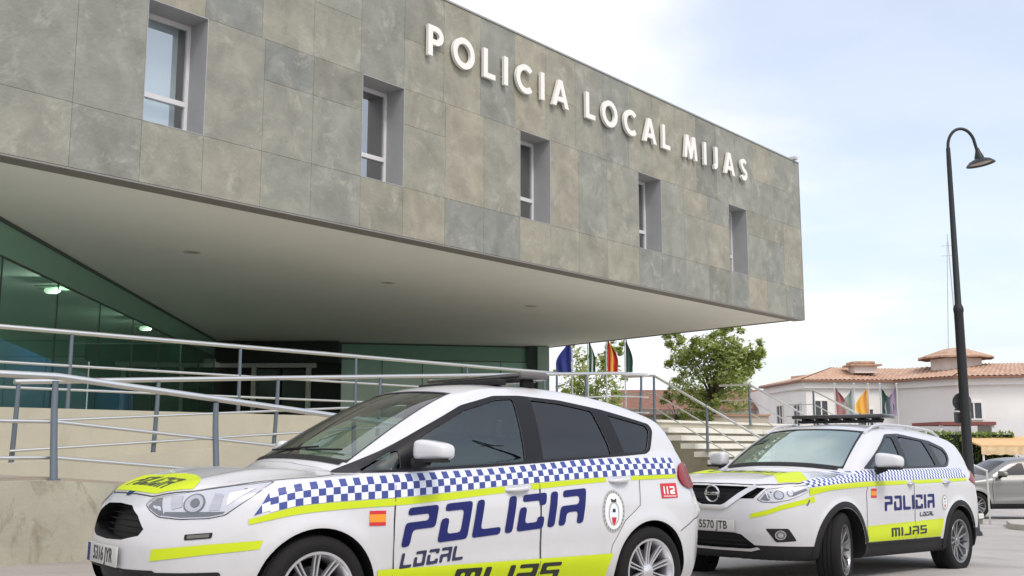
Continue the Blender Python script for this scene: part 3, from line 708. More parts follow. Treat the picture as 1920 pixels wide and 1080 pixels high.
        # bumper details
        bm_ = [(.335, .51), (.36, .575), (.72, .612), (.995, .625), (.975, .585), (.70, .557)]
        c.drape('yellow_bumper_stripe', kd, [[(.40, .50), (.41, .563), (.72, .598), (1.0, .622), (.985, .575), (.72, .545)]], YEL, .003)
        mk = c.drape('bumper_reflector', kd, [rnd([(.60, .618), (.745, .632), (.75, .662), (.60, .648)], .008)], BLK, .004, rim=.004)
        c.drape('reflector_lens', kd, [rnd([(.615, .626), (.732, .637), (.735, .655), (.615, .644)], .005)], mat('smoked_lens', (.12, .12, .10), .2), .006, parent=mk)
        c.drape('lower_bumper_insert', kd, [rnd([(.36, .44), (.60, .447), (.80, .455), (.80, .40), (.72, .31), (.40, .30)], .02)], BLK, .003)
        # tail lamp: side wrap
        tl = rnd([(3.85, .99), (3.90, .93), (4.02, .90), (4.12, .905), (4.19, 1.0), (4.14, 1.08), (4.02, 1.10), (3.90, 1.07)], .04)
        q = c.drape('tail_light', k, [tl], RLAMP, .016, rim=.018, grid=.04)
        rf = [(4.16, .55), (4.38, .55), (4.38, .62), (4.16, .62)]
        c.drape('rear_bumper_gap', k, [stroke([(3.83, .60), (4.05, .68), (4.3, .70)], .006)], SEAM, .002)
        c.drape('sill_trim', k, [[(1.30, .205), (3.10, .205), (3.10, .262), (1.30, .262)]], BLK, .004, rim=.004)
    c.drape('lower_grille_trim', 'front', [SYM([(0, .448), (.28, .445), (.50, .452), (.52, .44), (.5, .432), (0, .432)])], BLK, .003)
    # grille bars stand inside the recess
    mb = MB()
    for z in np.linspace(.63, .765, 5):
        hw = np.interp(z, [.59, .63, .665, .735, .79], [.22, .37, .40, .31, .18]); ys_ = np.linspace(-hw, hw, 13)
        P, _ = S1.project('front', ys_, np.full(13, z)); mb.tube([(p[0] + .08, p[1], z) for p in P], .004, 6)
    mb.build('grille_bars', mat('grille_black', (.006, .006, .007), .7, spec=.2), root)
    P, _ = S1.project('front', [0], [.855])
    c.drape('badge', 'front', [ell(0, .855, .055, .024, 32)], CHR, .003, rim=.003)
    c.drape('badge_oval', 'front', [ell(0, .855, .048, .019, 32)], mat('badge_blue', (.01, .03, .12), .2), .0045)
    plate(c, 0, .505, '5316 JYR', .50)
    # wipers, cowl, aerial, light bar
    c.drape('cowl', 'top', [[(f(y * .60) - .045, y * .60) for y in ys] + [(f(y * .60) - .012, y * .60) for y in ys[::-1]]], BLK, .006)
    for y0, y1 in ((.30, -.28), (-.20, -.50)):
        P, _ = S1.project('top', [f(y0) + .02, f(y1) + .055], [y0, y1]); mb = MB(); mb.tube([tuple(P[0] + [0, 0, .02]), tuple(P[1] + [0, 0, .02])], .007, 6); mb.build('wiper', BLK, root)
    mb = MB()
    bevbox(mb, (2.68, 0, 1.668), (.26, 1.18, .044), .020); bevbox(mb, (2.68, 0, 1.648), (.20, 1.00, .02), .008)
    o = mb.build('light_bar', LBAR, root)
    for sd in (-1, 1):
        f_ = MB(); bevbox(f_, (2.68, sd * .50, 1.625), (.10, .05, .07), .012); f_.build('bar_foot', BLK, o)
        f_ = MB(); bevbox(f_, (2.68, sd * .572, 1.677), (.25, .06, .048), .02); f_.build('bar_end_lens', mat('end_lens', (.12, .11, .11), .2), o)
    f_ = MB(); f_.box((2.42, -.5, 1.60), (2.50, .5, 1.642), 0, None, .01); f_.build('roof_cable_cover', BLK, root)
    mirrors(c, 1.54, 1.0, 1.122, .08, .115, .058, WHITE, BLK)
    # cabin
    for y in (-.37, .37): seat(root, 1.95, y, .45)
    seat(root, 2.85, -.37, .50); seat(root, 2.85, .37, .50)
    mb = MB(); bevbox(mb, (1.46, 0, .89), (.42, 1.36, .20), .06); mb.build('dashboard', INT, root)
    mb = MB(); rot = Matrix.Rotation(R(-65), 3, 'Y')
    ring = [rot @ Vector((.185 * math.cos(a), .185 * math.sin(a), 0)) + Vector((1.80, -.37, 1.02)) for a in np.linspace(0, 2 * math.pi, 33)]
    mb.tube(ring, .014, 8, cap=False); mb.tube([ring[8], ring[24]], .016, 8); mb.tube([(1.80, -.37, 1.02), (1.58, -.37, .94)], .03, 8); mb.build('steering_wheel', BLK, root)
    for x in S1.hubs:
        for nr in (True, False): wheel(root, x, (-1 if nr else 1) * (.895 - .1075), .322, nr, .3225, .226, .215, 1)
    return root, c
# ---------------------------------------------------------------- car two: the white sport utility car behind
def build_suv():
    root = empty('police_car', **CAR2, label='tall white police car with roof rails and winged chrome grille, front wheels turned', cat='car', group='police cars parked outside the station')
    c = Car(S2, root, None)
    panes = [[(1.66, 1.165), (2.43, 1.185), (2.405, 1.50), (2.28, 1.497), (1.98, 1.345)],
             [(2.555, 1.19), (3.30, 1.21), (3.16, 1.482), (2.60, 1.515), (2.535, 1.51)],
             [(3.45, 1.218), (3.60, 1.225), (3.70, 1.27), (3.72, 1.34), (3.66, 1.395), (3.32, 1.46)]]
    panes = [rnd(p, .025) for p in panes]
    dlo = rnd([(1.50, 1.145), (2.44, 1.160), (3.55, 1.195), (3.66, 1.215), (3.76, 1.29), (3.77, 1.36), (3.70, 1.425), (3.37, 1.492), (2.62, 1.548), (2.28, 1.528), (1.94, 1.355)], .04)
    f = lambda y: 1.22 + .24 * y * y; g = lambda y: 1.93 + .26 * y * y; ys = np.linspace(-1, 1, 15)
    ws = rnd([(f(y * .68), y * .68) for y in ys] + [(g(y * .555), y * .555) for y in ys[::-1]], .03, 2)
    wso = [(f(y * .70) - .03, y * .70) for y in ys] + [(g(y * .575) + .025, y * .575) for y in ys[::-1]]
    grl = SYM([(0, .955), (.30, .952), (.53, .94), (.44, .84), (.27, .835), (.17, .755), (0, .75)])
    low = SYM([(0, .515), (.24, .515), (.31, .50), (.42, .405), (.40, .37), (0, .36)])
    lowmat = (BLK, lambda x, y, z: z < (.50 if x > 4.0 else .405), [((0, 0, .405), (0, 0, 1)), ((0, 0, .50), (0, 0, 1)), ((4.0, 0, 0), (1, 0, 0))])
    body = c.body('body', panes, [(ws, 1.1, 2.0)], [(grl, .06), (low, .06)], WHITE, BLK, True, (.52, 1.28, 4.35), lowmat)
    for k in ('near', 'far'):
        sd = -1 if k == 'near' else 1
        c.drape('window_trim', k, [dlo], PIANO, .0025, holes=panes)
        for i, p in enumerate(panes): c.drape('side_window', k, [p], GL_S if i < 1 else GL_P, -.006)
        for hx in S2.hubs:                       # black arch rings
            a0, a1 = -8, 188
            rg = arc(hx, S2.hz, .405, .405, a0, a1, 26) + arc(hx, S2.hz, .462, .462, a1, a0, 26)
            c.drape('arch_trim', k, [rg], BLK, .006, rim=.008)
        fd = [(1.42, .42), (2.475, .42), (2.475, 1.155), (1.50, 1.135), (1.40, .9)]
        rd = [(2.49, .42), (3.10, .42), (3.16, .58), (3.28, .74), (3.44, .85), (3.50, 1.0), (3.48, 1.185), (2.49, 1.158)]
        for nm, pl, hx in (('front_door', fd, (2.32, 2.50 - .06, 1.0)), ('rear_door', rd, (3.22, 3.40, 1.02))):
            pl = rnd(pl, .02, 2); cx = sum(u for u, v in pl) / len(pl)
            c.drape('door_gap', k, [[((u - cx) * 1.01 + cx, (v - .8) * 1.012 + .8 if v < 1.0 else v) for u, v in pl]], SEAM, .0008)
            d = c.drape(nm, k, [pl], WHITE, .0018); handle(c, d, k, *hx, CHR)
        ct = [(.40, 1.005), (.7, 1.05), (1.1, 1.10), (1.5, 1.128), (2.4, 1.150), (3.3, 1.172), (3.95, 1.19)]
        cb = [(.40, .955), (.7, .985), (1.1, 1.01), (1.5, 1.025), (2.4, 1.045), (3.3, 1.068), (3.95, 1.085)]
        checks(c, k, ct, cb, .42, 3.90, 96)
        yt = [(.40, .945), (.7, .978), (1.1, 1.003), (1.5, 1.018), (2.4, 1.038), (3.3, 1.061), (3.95, 1.078)]
        yb = [(.40, .875), (.7, .93), (1.1, .955), (1.5, .972), (2.4, 1.0), (3.3, 1.025), (3.95, 1.048)]
        c.drape('yellow_stripe', k, [band(yt, yb, .42, 2.32, 20), band(yt, yb, 2.44, 3.22, 12), band(yt, yb, 3.40, 3.9, 8)], YEL, .0042)
        c.drape('yellow_sill_band', k, [[(1.415, .42), (3.12, .43), (3.16, .53), (3.21, .625), (2.3, .60), (1.385, .575)]], YEL, .0042)
        fl = k == 'far'
        def W(t, bx, sh, gap):
            ps = word(t, bx, sh, gap)
            return [[(bx[0] + bx[2] - u, v) for u, v in p[::-1]] for p in ps] if fl else slope(ps, bx[0], .02)
        c.drape('police_lettering', k, W('POLICIA', (1.78, .72, 2.97, .872), 0, .2), BLU, .0062)
        c.drape('local_lettering', k, W('LOCAL', (2.60, .655, 2.95, .70), 0, .2), mat('near_black_blue', (.015, .018, .06)), .0062)
        c.drape('town_lettering', k, W('MIJAS', (1.90, .458, 2.74, .545), 0.1, .18), mat('black_vinyl', (.015, .02, .015)), .0062)
        crest(c, k, 3.24, .80, .07, .085)
        c.drape('flag_sticker', k, [[(1.49, .855), (1.61, .855), (1.61, .88), (1.49, .88)], [(1.49, .88), (1.61, .88), (1.61, .925), (1.49, .925)], [(1.49, .925), (1.61, .925), (1.61, .95), (1.49, .95)]], [RED, ORG], .0045, mi=[0, 1, 0])
        for line in ([(1.41, .42), (1.395, .9), (1.47, 1.14)], [(2.4825, .42), (2.4825, 1.155)]):
            c.drape('door_seam', k, [stroke(line, .005)], SEAM, .0044)
        c.drape('door_moulding', k, [rnd([(1.42, .395), (3.10, .395), (3.12, .425), (1.415, .412)], .01)], BLK, .010, rim=.01)
        kd = (sd, 45)
        lamp = rnd([(.375, .835), (.42, .88), (.47, .93), (.62, .945), (.80, .965), (.95, .985), (.90, .93), (.80, .885), (.66, .835), (.52, .81), (.42, .812)], .012)
        hl = c.drape('headlight', kd, [lamp], SILV, .001)
        c.drape('lamp_surround', kd, [[((u - .62) * 1.03 + .62, (v - .88) * 1.08 + .88) for u, v in lamp]], SEAM, .0006, parent=hl)
        for n_, pl, m_, of in (('lamp_bezel', [[(.40, .83), (.44, .885), (.47, .89), (.50, .835), (.46, .82)], [(.70, .865), (.86, .93), (.84, .945), (.70, .90)]], SILD, .002), ('lamp_bowl', [ell(.57, .878, .05, .044), ell(.68, .90, .034, .034)], SILD, .003),
                               ('lamp_reflector', [ell(.57, .878, .038, .034), ell(.68, .90, .026, .026)], CHR, .006), ('daylight_strip', [stroke([(.45, .915), (.47, .85), (.52, .823), (.64, .838), (.78, .885)], .010)], WV, .005)):
            c.drape(n_, kd, pl, m_, of, parent=hl, grid=.04)
        c.drape('lamp_lens', kd, [lamp], LENS, .010, parent=hl, rim=.010)
        c.drape('yellow_bumper_stripe', kd, [[(.30, .655), (.32, .70), (.45, .735), (.60, .79), (.78, .835), (.93, .875), (.93, .82), (.78, .79), (.60, .745), (.45, .69)]], YEL, .003)
        fg = c.drape('fog_light', kd, [rnd([(.44, .565), (.655, .57), (.74, .455), (.54, .44)], .02)], BLK, .002)
        for n_, pl, m_, of in (('fog_light_ring', [ell(.58, .508, .052, .044)], CHR, .006), ('fog_light_bowl', [ell(.58, .508, .043, .036)], SILD, .009), ('fog_light_lens', [ell(.58, .508, .025, .02)], CHR, .012)): c.drape(n_, kd, pl, m_, of, parent=fg, grid=.04)
        tl = rnd([(3.98, 1.06), (4.1, 1.02), (4.35, .98), (4.52, .98), (4.55, 1.10), (4.45, 1.17), (4.2, 1.14)], .03)
        c.drape('tail_light', k, [tl], RLAMP, .012, rim=.014)
        # roof rail
        xs = np.linspace(1.98, 3.95, 22); P, _ = S2.project('top', xs, np.full(22, sd * .60) - sd * np.clip((xs - 3) * .05, 0, 1))
        lift = [.0, .018, .032] + [.042] * 16 + [.032, .018, .0]
        mb = MB(); mb.tube([(p[0], p[1], p[2] + l) for p, l in zip(P, lift)], .016, 10)
        for i in (4, 11, 17): mb.tube([tuple(P[i]), (P[i][0], P[i][1], P[i][2] + .04)], .014, 8)
        mb.build('roof_rail', mat('satin_rail', (.62, .62, .63), .3, metal=.5), root)
        c.drape('bumper_hook_cover', kd, [stroke([(.845, .785), (.875, .84)], .018)], SILD, .003)
    c.drape('windscreen_frame', 'top', [wso], PIANO, .002, holes=[ws]); c.drape('windscreen', 'top', [ws], GL_W, -.004)
    c.drape('rear_window', 'rear', [rnd([(-.52, 1.16), (.52, 1.16), (.50, 1.44), (-.50, 1.44)], .05)], GL_P, .003)
    hood = [(.085, 0), (.095, .3), (.12, .46), (.20, .60), (.36, .745), (.6, .785), (.95, .80), (1.14, .745), (1.16, .66), (1.13, .3), (1.12, 0)]
    hood = rnd(hood + [(u, -v) for u, v in hood[-2:0:-1]], .04)
    c.drape('hood_gap', 'top', [[((u - .65) * 1.014 + .65, v * 1.012) for u, v in hood]], SEAM, .0008)
    hd = c.drape('hood', 'top', [hood], WHITE, .004, grid=.05, rim=.004)
    pt = [(.52, 0), (.50, .25), (.42, .42), (.22, .60), (.36, .735), (.50, .76), (.66, .62), (.86, .40), (.95, .2), (.98, 0)]
    pt = pt + [(u, -v) for u, v in pt[-2:0:-1]]
    c.drape('yellow_hood_patch', 'top', [pt], YEL, .006, parent=hd)
    tx = [[(.555 + v * .36, -u) for u, v in p] for p in word('POLICIA', (-.44, 0, .44, 1), 0, .2, bb=.27)]
    c.drape('hood_lettering', 'top', tx, mat('dark_green_ink', (.03, .05, .03), .5), .0075, parent=hd)
    # chrome wing, ring badge, bars
    V = stroke([(-.44, .952), (-.30, .86), (-.165, .765), (-.11, .745), (.11, .745), (.165, .765), (.30, .86), (.44, .952)], .048)
    vv, ff = c.drape('x', 'front', [V], CHR, .012, rim=.05, ret=True); mb = MB(); mb.add(vv, ff); mb.build('chrome_wing', CHR, root, sharp=40, fix=False)
    mb = MB(); P, _ = S2.project('front', [0], [.875]); x = P[0][0] - .004
    mb.tube([(x, .076 * math.cos(a), .875 + .076 * math.sin(a)) for a in np.linspace(0, 2 * math.pi, 41)], .010, 8, cap=False)
    mb.box((x - .008, -.088, .860), (x + .006, .088, .890), 0, None, .004); b = mb.build('badge', CHR, root)
    textplate(root, 'badge_name', 'NISSAN', (x - .0095, 0, .875), .032, (R(90), 0, R(-90)), PTXT, b)
    mb = MB()
    for z in (.79, .83, .87, .91, .945):
        hw = np.interp(z, [.75, .835, .84, .94], [.16, .26, .42, .52]); yy = np.linspace(-hw, hw, 15)
        P, _ = S2.project('front', yy, np.full(15, z)); mb.tube([(p[0] + .04, p[1], z) for p in P], .005, 6)
    mb.build('grille_bars', BLK, root); mb = MB()
    for z in (.40, .44, .48):
        yy = np.linspace(-.33, .33, 13); P, _ = S2.project('front', yy, np.full(13, z)); mb.tube([(p[0] + .03, p[1], z) for p in P], .005, 6)
    mb.build('grille_bars', BLK, root)
    c.drape('bumper_lip', 'front', [SYM([(0, .365), (.36, .368), (.44, .385), (.46, .37), (.38, .348), (0, .345)])], mat('satin_silver', (.5, .5, .5), .35, metal=.5), .012, rim=.012)
    plate(c, 0, .578, '5570 JTB')
    c.drape('cowl', 'top', [[(f(y * .66) - .07, y * .66) for y in ys] + [(f(y * .66) - .02, y * .66) for y in ys[::-1]]], BLK, .006)
    mb = MB(); bevbox(mb, (2.64, 0, 1.745), (.30, 1.16, .045), .018); o = mb.build('light_bar', LBAR, root)
    for y in np.linspace(-.44, .44, 6):
        q = MB(); bevbox(q, (2.64, y, 1.717), (.22, .05, .03), .006); q.build('bar_module', BLK, o)
    q = MB(); bevbox(q, (2.58, 0, 1.69), (.12, 1.02, .03), .008); q.build('bar_mount', BLK, o)
    mirrors(c, 1.62, 1.04, 1.225, .085, .125, .075, WHITE, BLK)
    for y in (-.38, .38): seat(root, 2.05, y, .55)
    seat(root, 2.95, -.38, .6); seat(root, 2.95, .38, .6)
    mb = MB(); bevbox(mb, (1.58, 0, 1.02), (.42, 1.38, .20), .06); mb.build('dashboard', INT, root)
    mb = MB(); rot = Matrix.Rotation(R(-65), 3, 'Y')
    ring = [rot @ Vector((.185 * math.cos(a), .185 * math.sin(a), 0)) + Vector((1.92, -.38, 1.15)) for a in np.linspace(0, 2 * math.pi, 33)]
    mb.tube(ring, .014, 8, cap=False); mb.tube([ring[8], ring[24]], .016, 8); mb.build('steering_wheel', BLK, root)
    for i, x in enumerate(S2.hubs):
        for nr in (True, False): wheel(root, x, (-1 if nr else 1) * (.895 - .1125), .362, nr, .362, .238, .225, 2, R(17) if i == 0 else 0)
    return root, c
# ---------------------------------------------------------------- the place
D = Vector((.64751804, .76205012, 0)); Nn = Vector((D.y, -D.x, 0)); P0 = Vector((-6.40110777, 12.66054956, 0))
def fp(t, o, z): p = P0 + D * t + Nn * o; return (p.x, p.y, z + CZ)        # along the facade, out from it, height from the eye
def gz(x, y):
    yy = min(y, 34) + 0; return CZ - 1.119 - .012 * (max(min(x, 40), -30) + 2.34) - .030 * (yy - 6.13)
STONE = mat('slate_cladding', (.255, .252, .213), .6, var=.22, vscale=2.1, bump=.35, bscale=18,
            island=[(0, (.76, .81, .86)), (.3, (.95, .97, .97)), (.6, (1.02, 1.0, .94)), (.85, (1.12, 1.07, .97)), (1, (.70, .73, .74))], stain=(2.3, .54, .78, (.40, .39, .33)), sdist=.5)
JOINT = mat('panel_joint', (.12, .12, .105), .9)
REV = mat('reveal_panel', (.34, .345, .35), .5, var=.05)
ALU = mat('aluminium_frame', (.55, .56, .58), .4, metal=.3)
SOF = mat('soffit_render', (.93, .93, .92), .85, var=.03, vscale=.4)
SIGN = mat('sign_letter_white', (.78, .76, .72), .45)
STEEL = mat('stainless_steel', (.74, .74, .72), .34, metal=1)
STD = mat('painted_post', (.13, .16, .19), .42, metal=.3)
CREAM = mat('cream_render', (.43, .405, .32), .85, var=.07, vscale=1.4, bump=.1, stain=(1.3, .58, .82, (.34, .30, .22)), sz=.4)
CONC = mat('concrete_wall', (.365, .35, .275), .85, var=.12, vscale=2.0, bump=.2, bscale=30, stain=(2.8, .52, .72, (.17, .13, .085)), sz=.45)
PAVE = mat('ramp_paving', (.33, .29, .235), .85, var=.15, vscale=3, bump=.1)
# ground sheet: falls gently away to the right and towards the houses
xs = [-1200, -300, -80] + list(np.arange(-30, 41, 2.5)) + [80, 300, 1200]; ysl = [-1200, -300, -60] + list(np.arange(-20, 36, 2.0)) + [60, 120, 400, 1500]
mb = MB(); V = [(x, y, gz(x, y)) for y in ysl for x in xs]; n = len(xs)
mb.add(V, [(j * n + i, j * n + i + 1, (j + 1) * n + i + 1, (j + 1) * n + i) for j in range(len(ysl) - 1) for i in range(n - 1)])
g = mb.build('ground', mat('asphalt_ground', (.37, .355, .34), .85, var=.16, vscale=.9, bump=.5, bscale=60, stain=(.5, .5, .75, (.45, .43, .40))), sharp=0); tag(g, kind='structure')
def strip(name, pts, w, m, dz=.004, kind='structure', th=0):
    mb = MB(); P = [Vector((*p, 0)) for p in pts]; V = []
    for i, p in enumerate(P):
        t = (P[min(i + 1, len(P) - 1)] - P[max(i - 1, 0)]).normalized(); q = Vector((-t.y, t.x, 0))
        for s_ in (-w / 2, w / 2): r = p + q * s_; V.append((r.x, r.y, gz(r.x, r.y) + dz))
    mb.add(V, [(2 * i, 2 * i + 1, 2 * i + 3, 2 * i + 2) for i in range(len(P) - 1)]); o = mb.build(name, m, sharp=0); return tag(o, kind=kind)
# pavement along the ramp wall with a kerb
mb = MB(); T = np.linspace(-14, 13, 28)
def gp(t, o): p = P0 + D * t + Nn * o; return p.x, p.y, gz(p.x, p.y)
V = []
for t in T:
    for o, dz in ((3.2, .125), (5.05, .125), (5.07, .118), (5.08, -.02)): x, y, z = gp(t, o); V.append((x, y, z + dz))
mb.add(V, [(4 * i + k, 4 * i + k + 1, 4 * i + k + 5, 4 * i + k + 4) for i in range(27) for k in range(3)])
tag(mb.build('pavement', mat('pavement_slabs', (.29, .265, .235), .85, var=.12, vscale=1.5, bump=.3, bscale=25), sharp=20), kind='structure')
mb = MB(); x0, y0, z0 = gp(13, 6); V = []
far_pts = [(9.0, 17.5), (12.2, 18.8), (14.2, 22.5), (13.0, 25.0)]
# light concrete island at the right with a kerb, where the barrier stands
isl = rnd([(10.3, 22.0), (14.2, 20.6), (18.0, 22.4), (17.0, 25.5), (12.0, 26.0)], 1.2, 5)
solid(isl, (), 0, 1, lambda u, v, d: (u, v, gz(u, v) - .02 + d * .14), mb); tag(mb.build('kerb_island', mat('kerb_concrete', (.42, .40, .36), .8, var=.08)), kind='structure')

# ---- main building -------------------------------------------------
B = empty('police_station', (P0.x, P0.y, gz(P0.x, P0.y)), label='grey slate clad police station with raised overhanging wing, recessed windows and green glass entrance', cat='building')
B.matrix_world.translation = (0, 0, 0)
ZB, Z1, Z2, ZT, TR, TL = 3.62, 4.50, 6.31, 8.31, 23.05, -4.2
wins = [-2.35, 1.89, 5.93, 10.13, 14.41, 18.70]; WW = .99
edges = sorted(set([TL] + [round(w, 3) for w in wins] + [round(w + WW, 3) for w in wins] + [-3.3, -.35, .88, 3.91, 4.88, 7.98, 9.05, 12.1, 13.15, 16.45, 17.6, 20.75, 21.9, TR]))
rs_ = random.Random(4)
mb = MB(); gpx = .005
def panel(t0, t1, z0, z1): mb.box((t0 + gpx / 2, -.03, z0 + gpx / 2), (t1 - gpx / 2, 0, z1 - gpx / 2), 0, lambda a, b, c: fp(a, b, c))
for a, b in zip(edges[:-1], edges[1:]):
    panel(a, b, ZB, Z1)
    if not any(abs(a - w) < .01 for w in wins):
        z = Z1
        panel(a, b, Z1, Z2) if rs_.random() < .75 else (panel(a, b, Z1, Z1 + 1.15), panel(a, b, Z1 + 1.15, Z2))
e2 = [TL] + list(np.arange(-3.3, TR - .6, 1.02)) + [TR]
for a, b in zip(e2[:-1], e2[1:]):
    if rs_.random() < .35: panel(a, b, Z2, Z2 + .95); panel(a, b, Z2 + .95, ZT)
    else: panel(a, b, Z2, ZT)
mb.build('slate_cladding', STONE, B, smooth=False)
# backing wall with openings
mb = MB(); bt = lambda a, b, c: fp(a, b, c)
lo_ = TL
for w in wins:
    mb.box((lo_, -.30, ZB + .01), (w, -.032, ZT - .01), 0, bt); lo_ = w + WW
    mb.box((w, -.30, ZB + .01), (w + WW, -.032, Z1), 0, bt); mb.box((w, -.30, Z2), (w + WW, -.032, ZT - .01), 0, bt)
mb.box((lo_, -.30, ZB + .01), (TR, -.032, ZT - .01), 0, bt)
mb.build('backing_wall', JOINT, B, smooth=False)
# the slanted volume behind
c1 = Vector((8.557, 30.264)); c2_ = Vector((1.4, 39.1)); gl0 = Vector((-8.3, 16.6)); gl1 = Vector((-10.4, 36.4))
lf = P0 + D * TL
foot = [(lf.x, lf.y), (c1.x + .03, c1.y + .04), (c2_.x, c2_.y), (-14, 44), (-24, 30)]
def poly_prism(mb, pts, z0, z1, m=0): solid(pts, (), z0 + CZ, z1 + CZ, lambda u, v, d: (u, v, d), mb, m)
inset = [(fp(TL, -.31, 0)[0], fp(TL, -.31, 0)[1]), (fp(TR, -.31, 0)[0], fp(TR, -.31, 0)[1])] + foot[2:]
mb = MB(); poly_prism(mb, inset, ZB + .03, ZB + .25); mb.build('soffit', SOF, B, smooth=False)
mb = MB(); mb.box((TL, -.34, ZB - .005), (TR - .01, .004, ZB - .03), 0, bt); mb.build('drip_edge', mat('drip_edge_metal', (.22, .21, .20), .6), B, smooth=False)
mb = MB(); mb.box((TL, -.32, ZB + .0), (TR - .02, -.035, ZB + .028), 0, bt); mb.build('soffit_edge', SOF, B, smooth=False)
mb = MB(); poly_prism(mb, inset, ZT - .6, ZT - .25); mb.build('roof', mat('roof_deck', (.3, .3, .29), .9), B, smooth=False)
# end and rear walls
for (a, b) in ((inset[1], inset[2]), (inset[2], inset[3]), (inset[4], inset[0])):
    mb = MB(); a, b = Vector(a), Vector(b); t = (b - a).normalized(); q = Vector((t.y, -t.x)) * .0
    L_ = (b - a).length; k = max(1, int(L_ / 1.02)); nn_ = Vector((t.y, -t.x)) * .03
    for i in range(k):
        for z0, z1 in ((ZB, Z1), (Z1, Z2), (Z2, ZT)):
            u, v = a + t * L_ * i / k, a + t * (L_ * (i + 1) / k - .006)
            pts = [(u.x, u.y), (v.x, v.y), ((v + nn_).x, (v + nn_).y), ((u + nn_).x, (u + nn_).y)]
            poly_prism(mb, pts, z0, z1 - .006)
    mb.build('end_cladding', STONE, B, smooth=False)
mb = MB(); mb.box((TL, -.33, ZT), (TR + .02, .02, ZT + .035), 0, bt); mb.build('parapet_cap', mat('parapet_metal', (.30, .31, .31), .5), B, smooth=False)
mb = MB(); mb.box((TR, -.33, ZB), (TR + .012, .012, ZT), 0, bt); mb.build('corner_trim', mat('parapet_metal', (.3, .31, .31)), B, smooth=False)
RD = .52
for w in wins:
    mb = MB(); e = .012
    mb.box((w, -RD, Z1), (w + e, .004, Z2), 0, bt); mb.box((w + WW - e, -RD, Z1), (w + WW, .004, Z2), 0, bt)
    mb.box((w + e, -RD, Z2 - e), (w + WW - e, .004, Z2), 0, bt); mb.box((w + e, -RD, Z1), (w + WW - e, .004, Z1 + e), 0, bt)
    rv = mb.build('window', REV, B, smooth=False)
    mb = MB(); q0, q1, z0, z1, y0, y1 = w + .013, w + WW - .013, Z1 + .013, Z2 - .013, -.50, -.44; fw = .055
    for b in (((q0, y0, z0), (q0 + fw, y1, z1)), ((q1 - fw, y0, z0), (q1, y1, z1)), ((q0 + fw, y0, z0), (q1 - fw, y1, z0 + fw)), ((q0 + fw, y0, z1 - fw * 1.3), (q1 - fw, y1, z1)), ((q0 + fw, y0 - .004, z0 + .50), (q1 - fw, y1 + .012, z0 + .575))): mb.box(*b, 0, bt)
    mb.build('window_frame', mat('white_aluminium', (.62, .62, .64), .35), rv, smooth=False)
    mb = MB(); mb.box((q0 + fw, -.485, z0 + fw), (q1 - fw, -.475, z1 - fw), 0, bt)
    mb.build('window_pane', glass('clear_office_glass', (.80, .86, .88), 1.5, boost=.30) if w == 1.89 else glass('office_glass', (.10, .14, .20), 1.5, boost=.36), rv, smooth=False)  # clearer pane in one window lets its sky-bright backing show
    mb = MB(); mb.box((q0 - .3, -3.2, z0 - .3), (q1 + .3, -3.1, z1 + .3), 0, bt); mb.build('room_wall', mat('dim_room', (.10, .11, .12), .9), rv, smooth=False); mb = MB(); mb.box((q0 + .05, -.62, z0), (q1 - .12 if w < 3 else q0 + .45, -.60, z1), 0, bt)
    mb.build('room_blind', mat('sky_glare_white_blind', (.80, .82, .82), .9) if w == 1.89 else mat('blind_grey', (.22, .23, .24), .9), rv, smooth=False)  # white blind in that window imitates a bright sky reflection by colour
# lit-free recessed fittings in the soffit
for (t, o) in ((5.48, -4.27), (10.5, -4.21), (15.7, -4.28)):
    mb = MB(); c = fp(t, o, 0); z = ZB + .03 + CZ
    mb.lathe([(.10, z - .012), (.16, z - .012), (.165, z + .002), (.10, z + .002)], 24, 0, lambda x, y, h: (c[0] + x, c[1] + y, h), closed=True)
    o_ = mb.build('soffit_light', mat('fitting_grey', (.62, .61, .59), .5), B)
    mb = MB(); mb.lathe([(0, z - .004), (.10, z - .004)], 24, 0, lambda x, y, h: (c[0] + x, c[1] + y, h)); mb.build('light_glass', mat('fitting_dark', (.34, .34, .32), .3), o_)
# glass walls under the soffit
GGL = glass('green_entrance_glass', (.74, .93, .85), 1.5, body=.27, bcol=(.20, .40, .31), boost=.02)
GBD = mat('green_glass_band', (.17, .36, .26), .3, coat=.3)
DKM = mat('dark_mullion', (.05, .07, .06), .5)
DECK = .48
def gwall(a, b, nm, zt=ZB, k=9, bandh=.62, gm=GGL):
    a, b = Vector(a), Vector(b); L_ = (b - a).length; t = (b - a) / L_; q = Vector((t.y, -t.x))
    tr = lambda u, v, z: ((a + t * u + q * v).x, (a + t * u + q * v).y, z + CZ)
    mb = MB(); mb.box((0, -.01, DECK + .02), (L_, .01, zt - bandh - .03), 0, tr); w = mb.build(nm, gm, B, smooth=False)
    mb = MB(); mb.box((0, -.06, zt - bandh), (L_, .02, zt + .028), 0, tr); mb.build('glass_band', GBD, w, smooth=False)
    mb = MB()
    for i in range(k + 1): u = L_ * i / k; mb.box((u - .012, .012, DECK + .05), (u + .012, .03, zt - bandh - .03), 0, tr)
    mb.box((0, -.02, zt - bandh - .03), (L_, .024, zt - bandh), 0, tr); mb.box((0, .022, zt - .03), (L_, .05, zt + .027), 0, tr)
    mb.build('mullions', DKM, w, smooth=False); return w
GA = Vector((-7.05, 8.0))
ga = gl0 + (gl0 - gl1).normalized() * 5.5
gwall((ga.x, ga.y), (gl1.x, gl1.y), 'glass_wall', k=9, bandh=.56)
gwall((-6.1, 37.3), (1.0, 39.0), 'glass_wall', k=5, bandh=.55, gm=glass('pale_green_glass', (.35, .5, .45), 1.5, body=.8, bcol=(.44, .70, .58)))
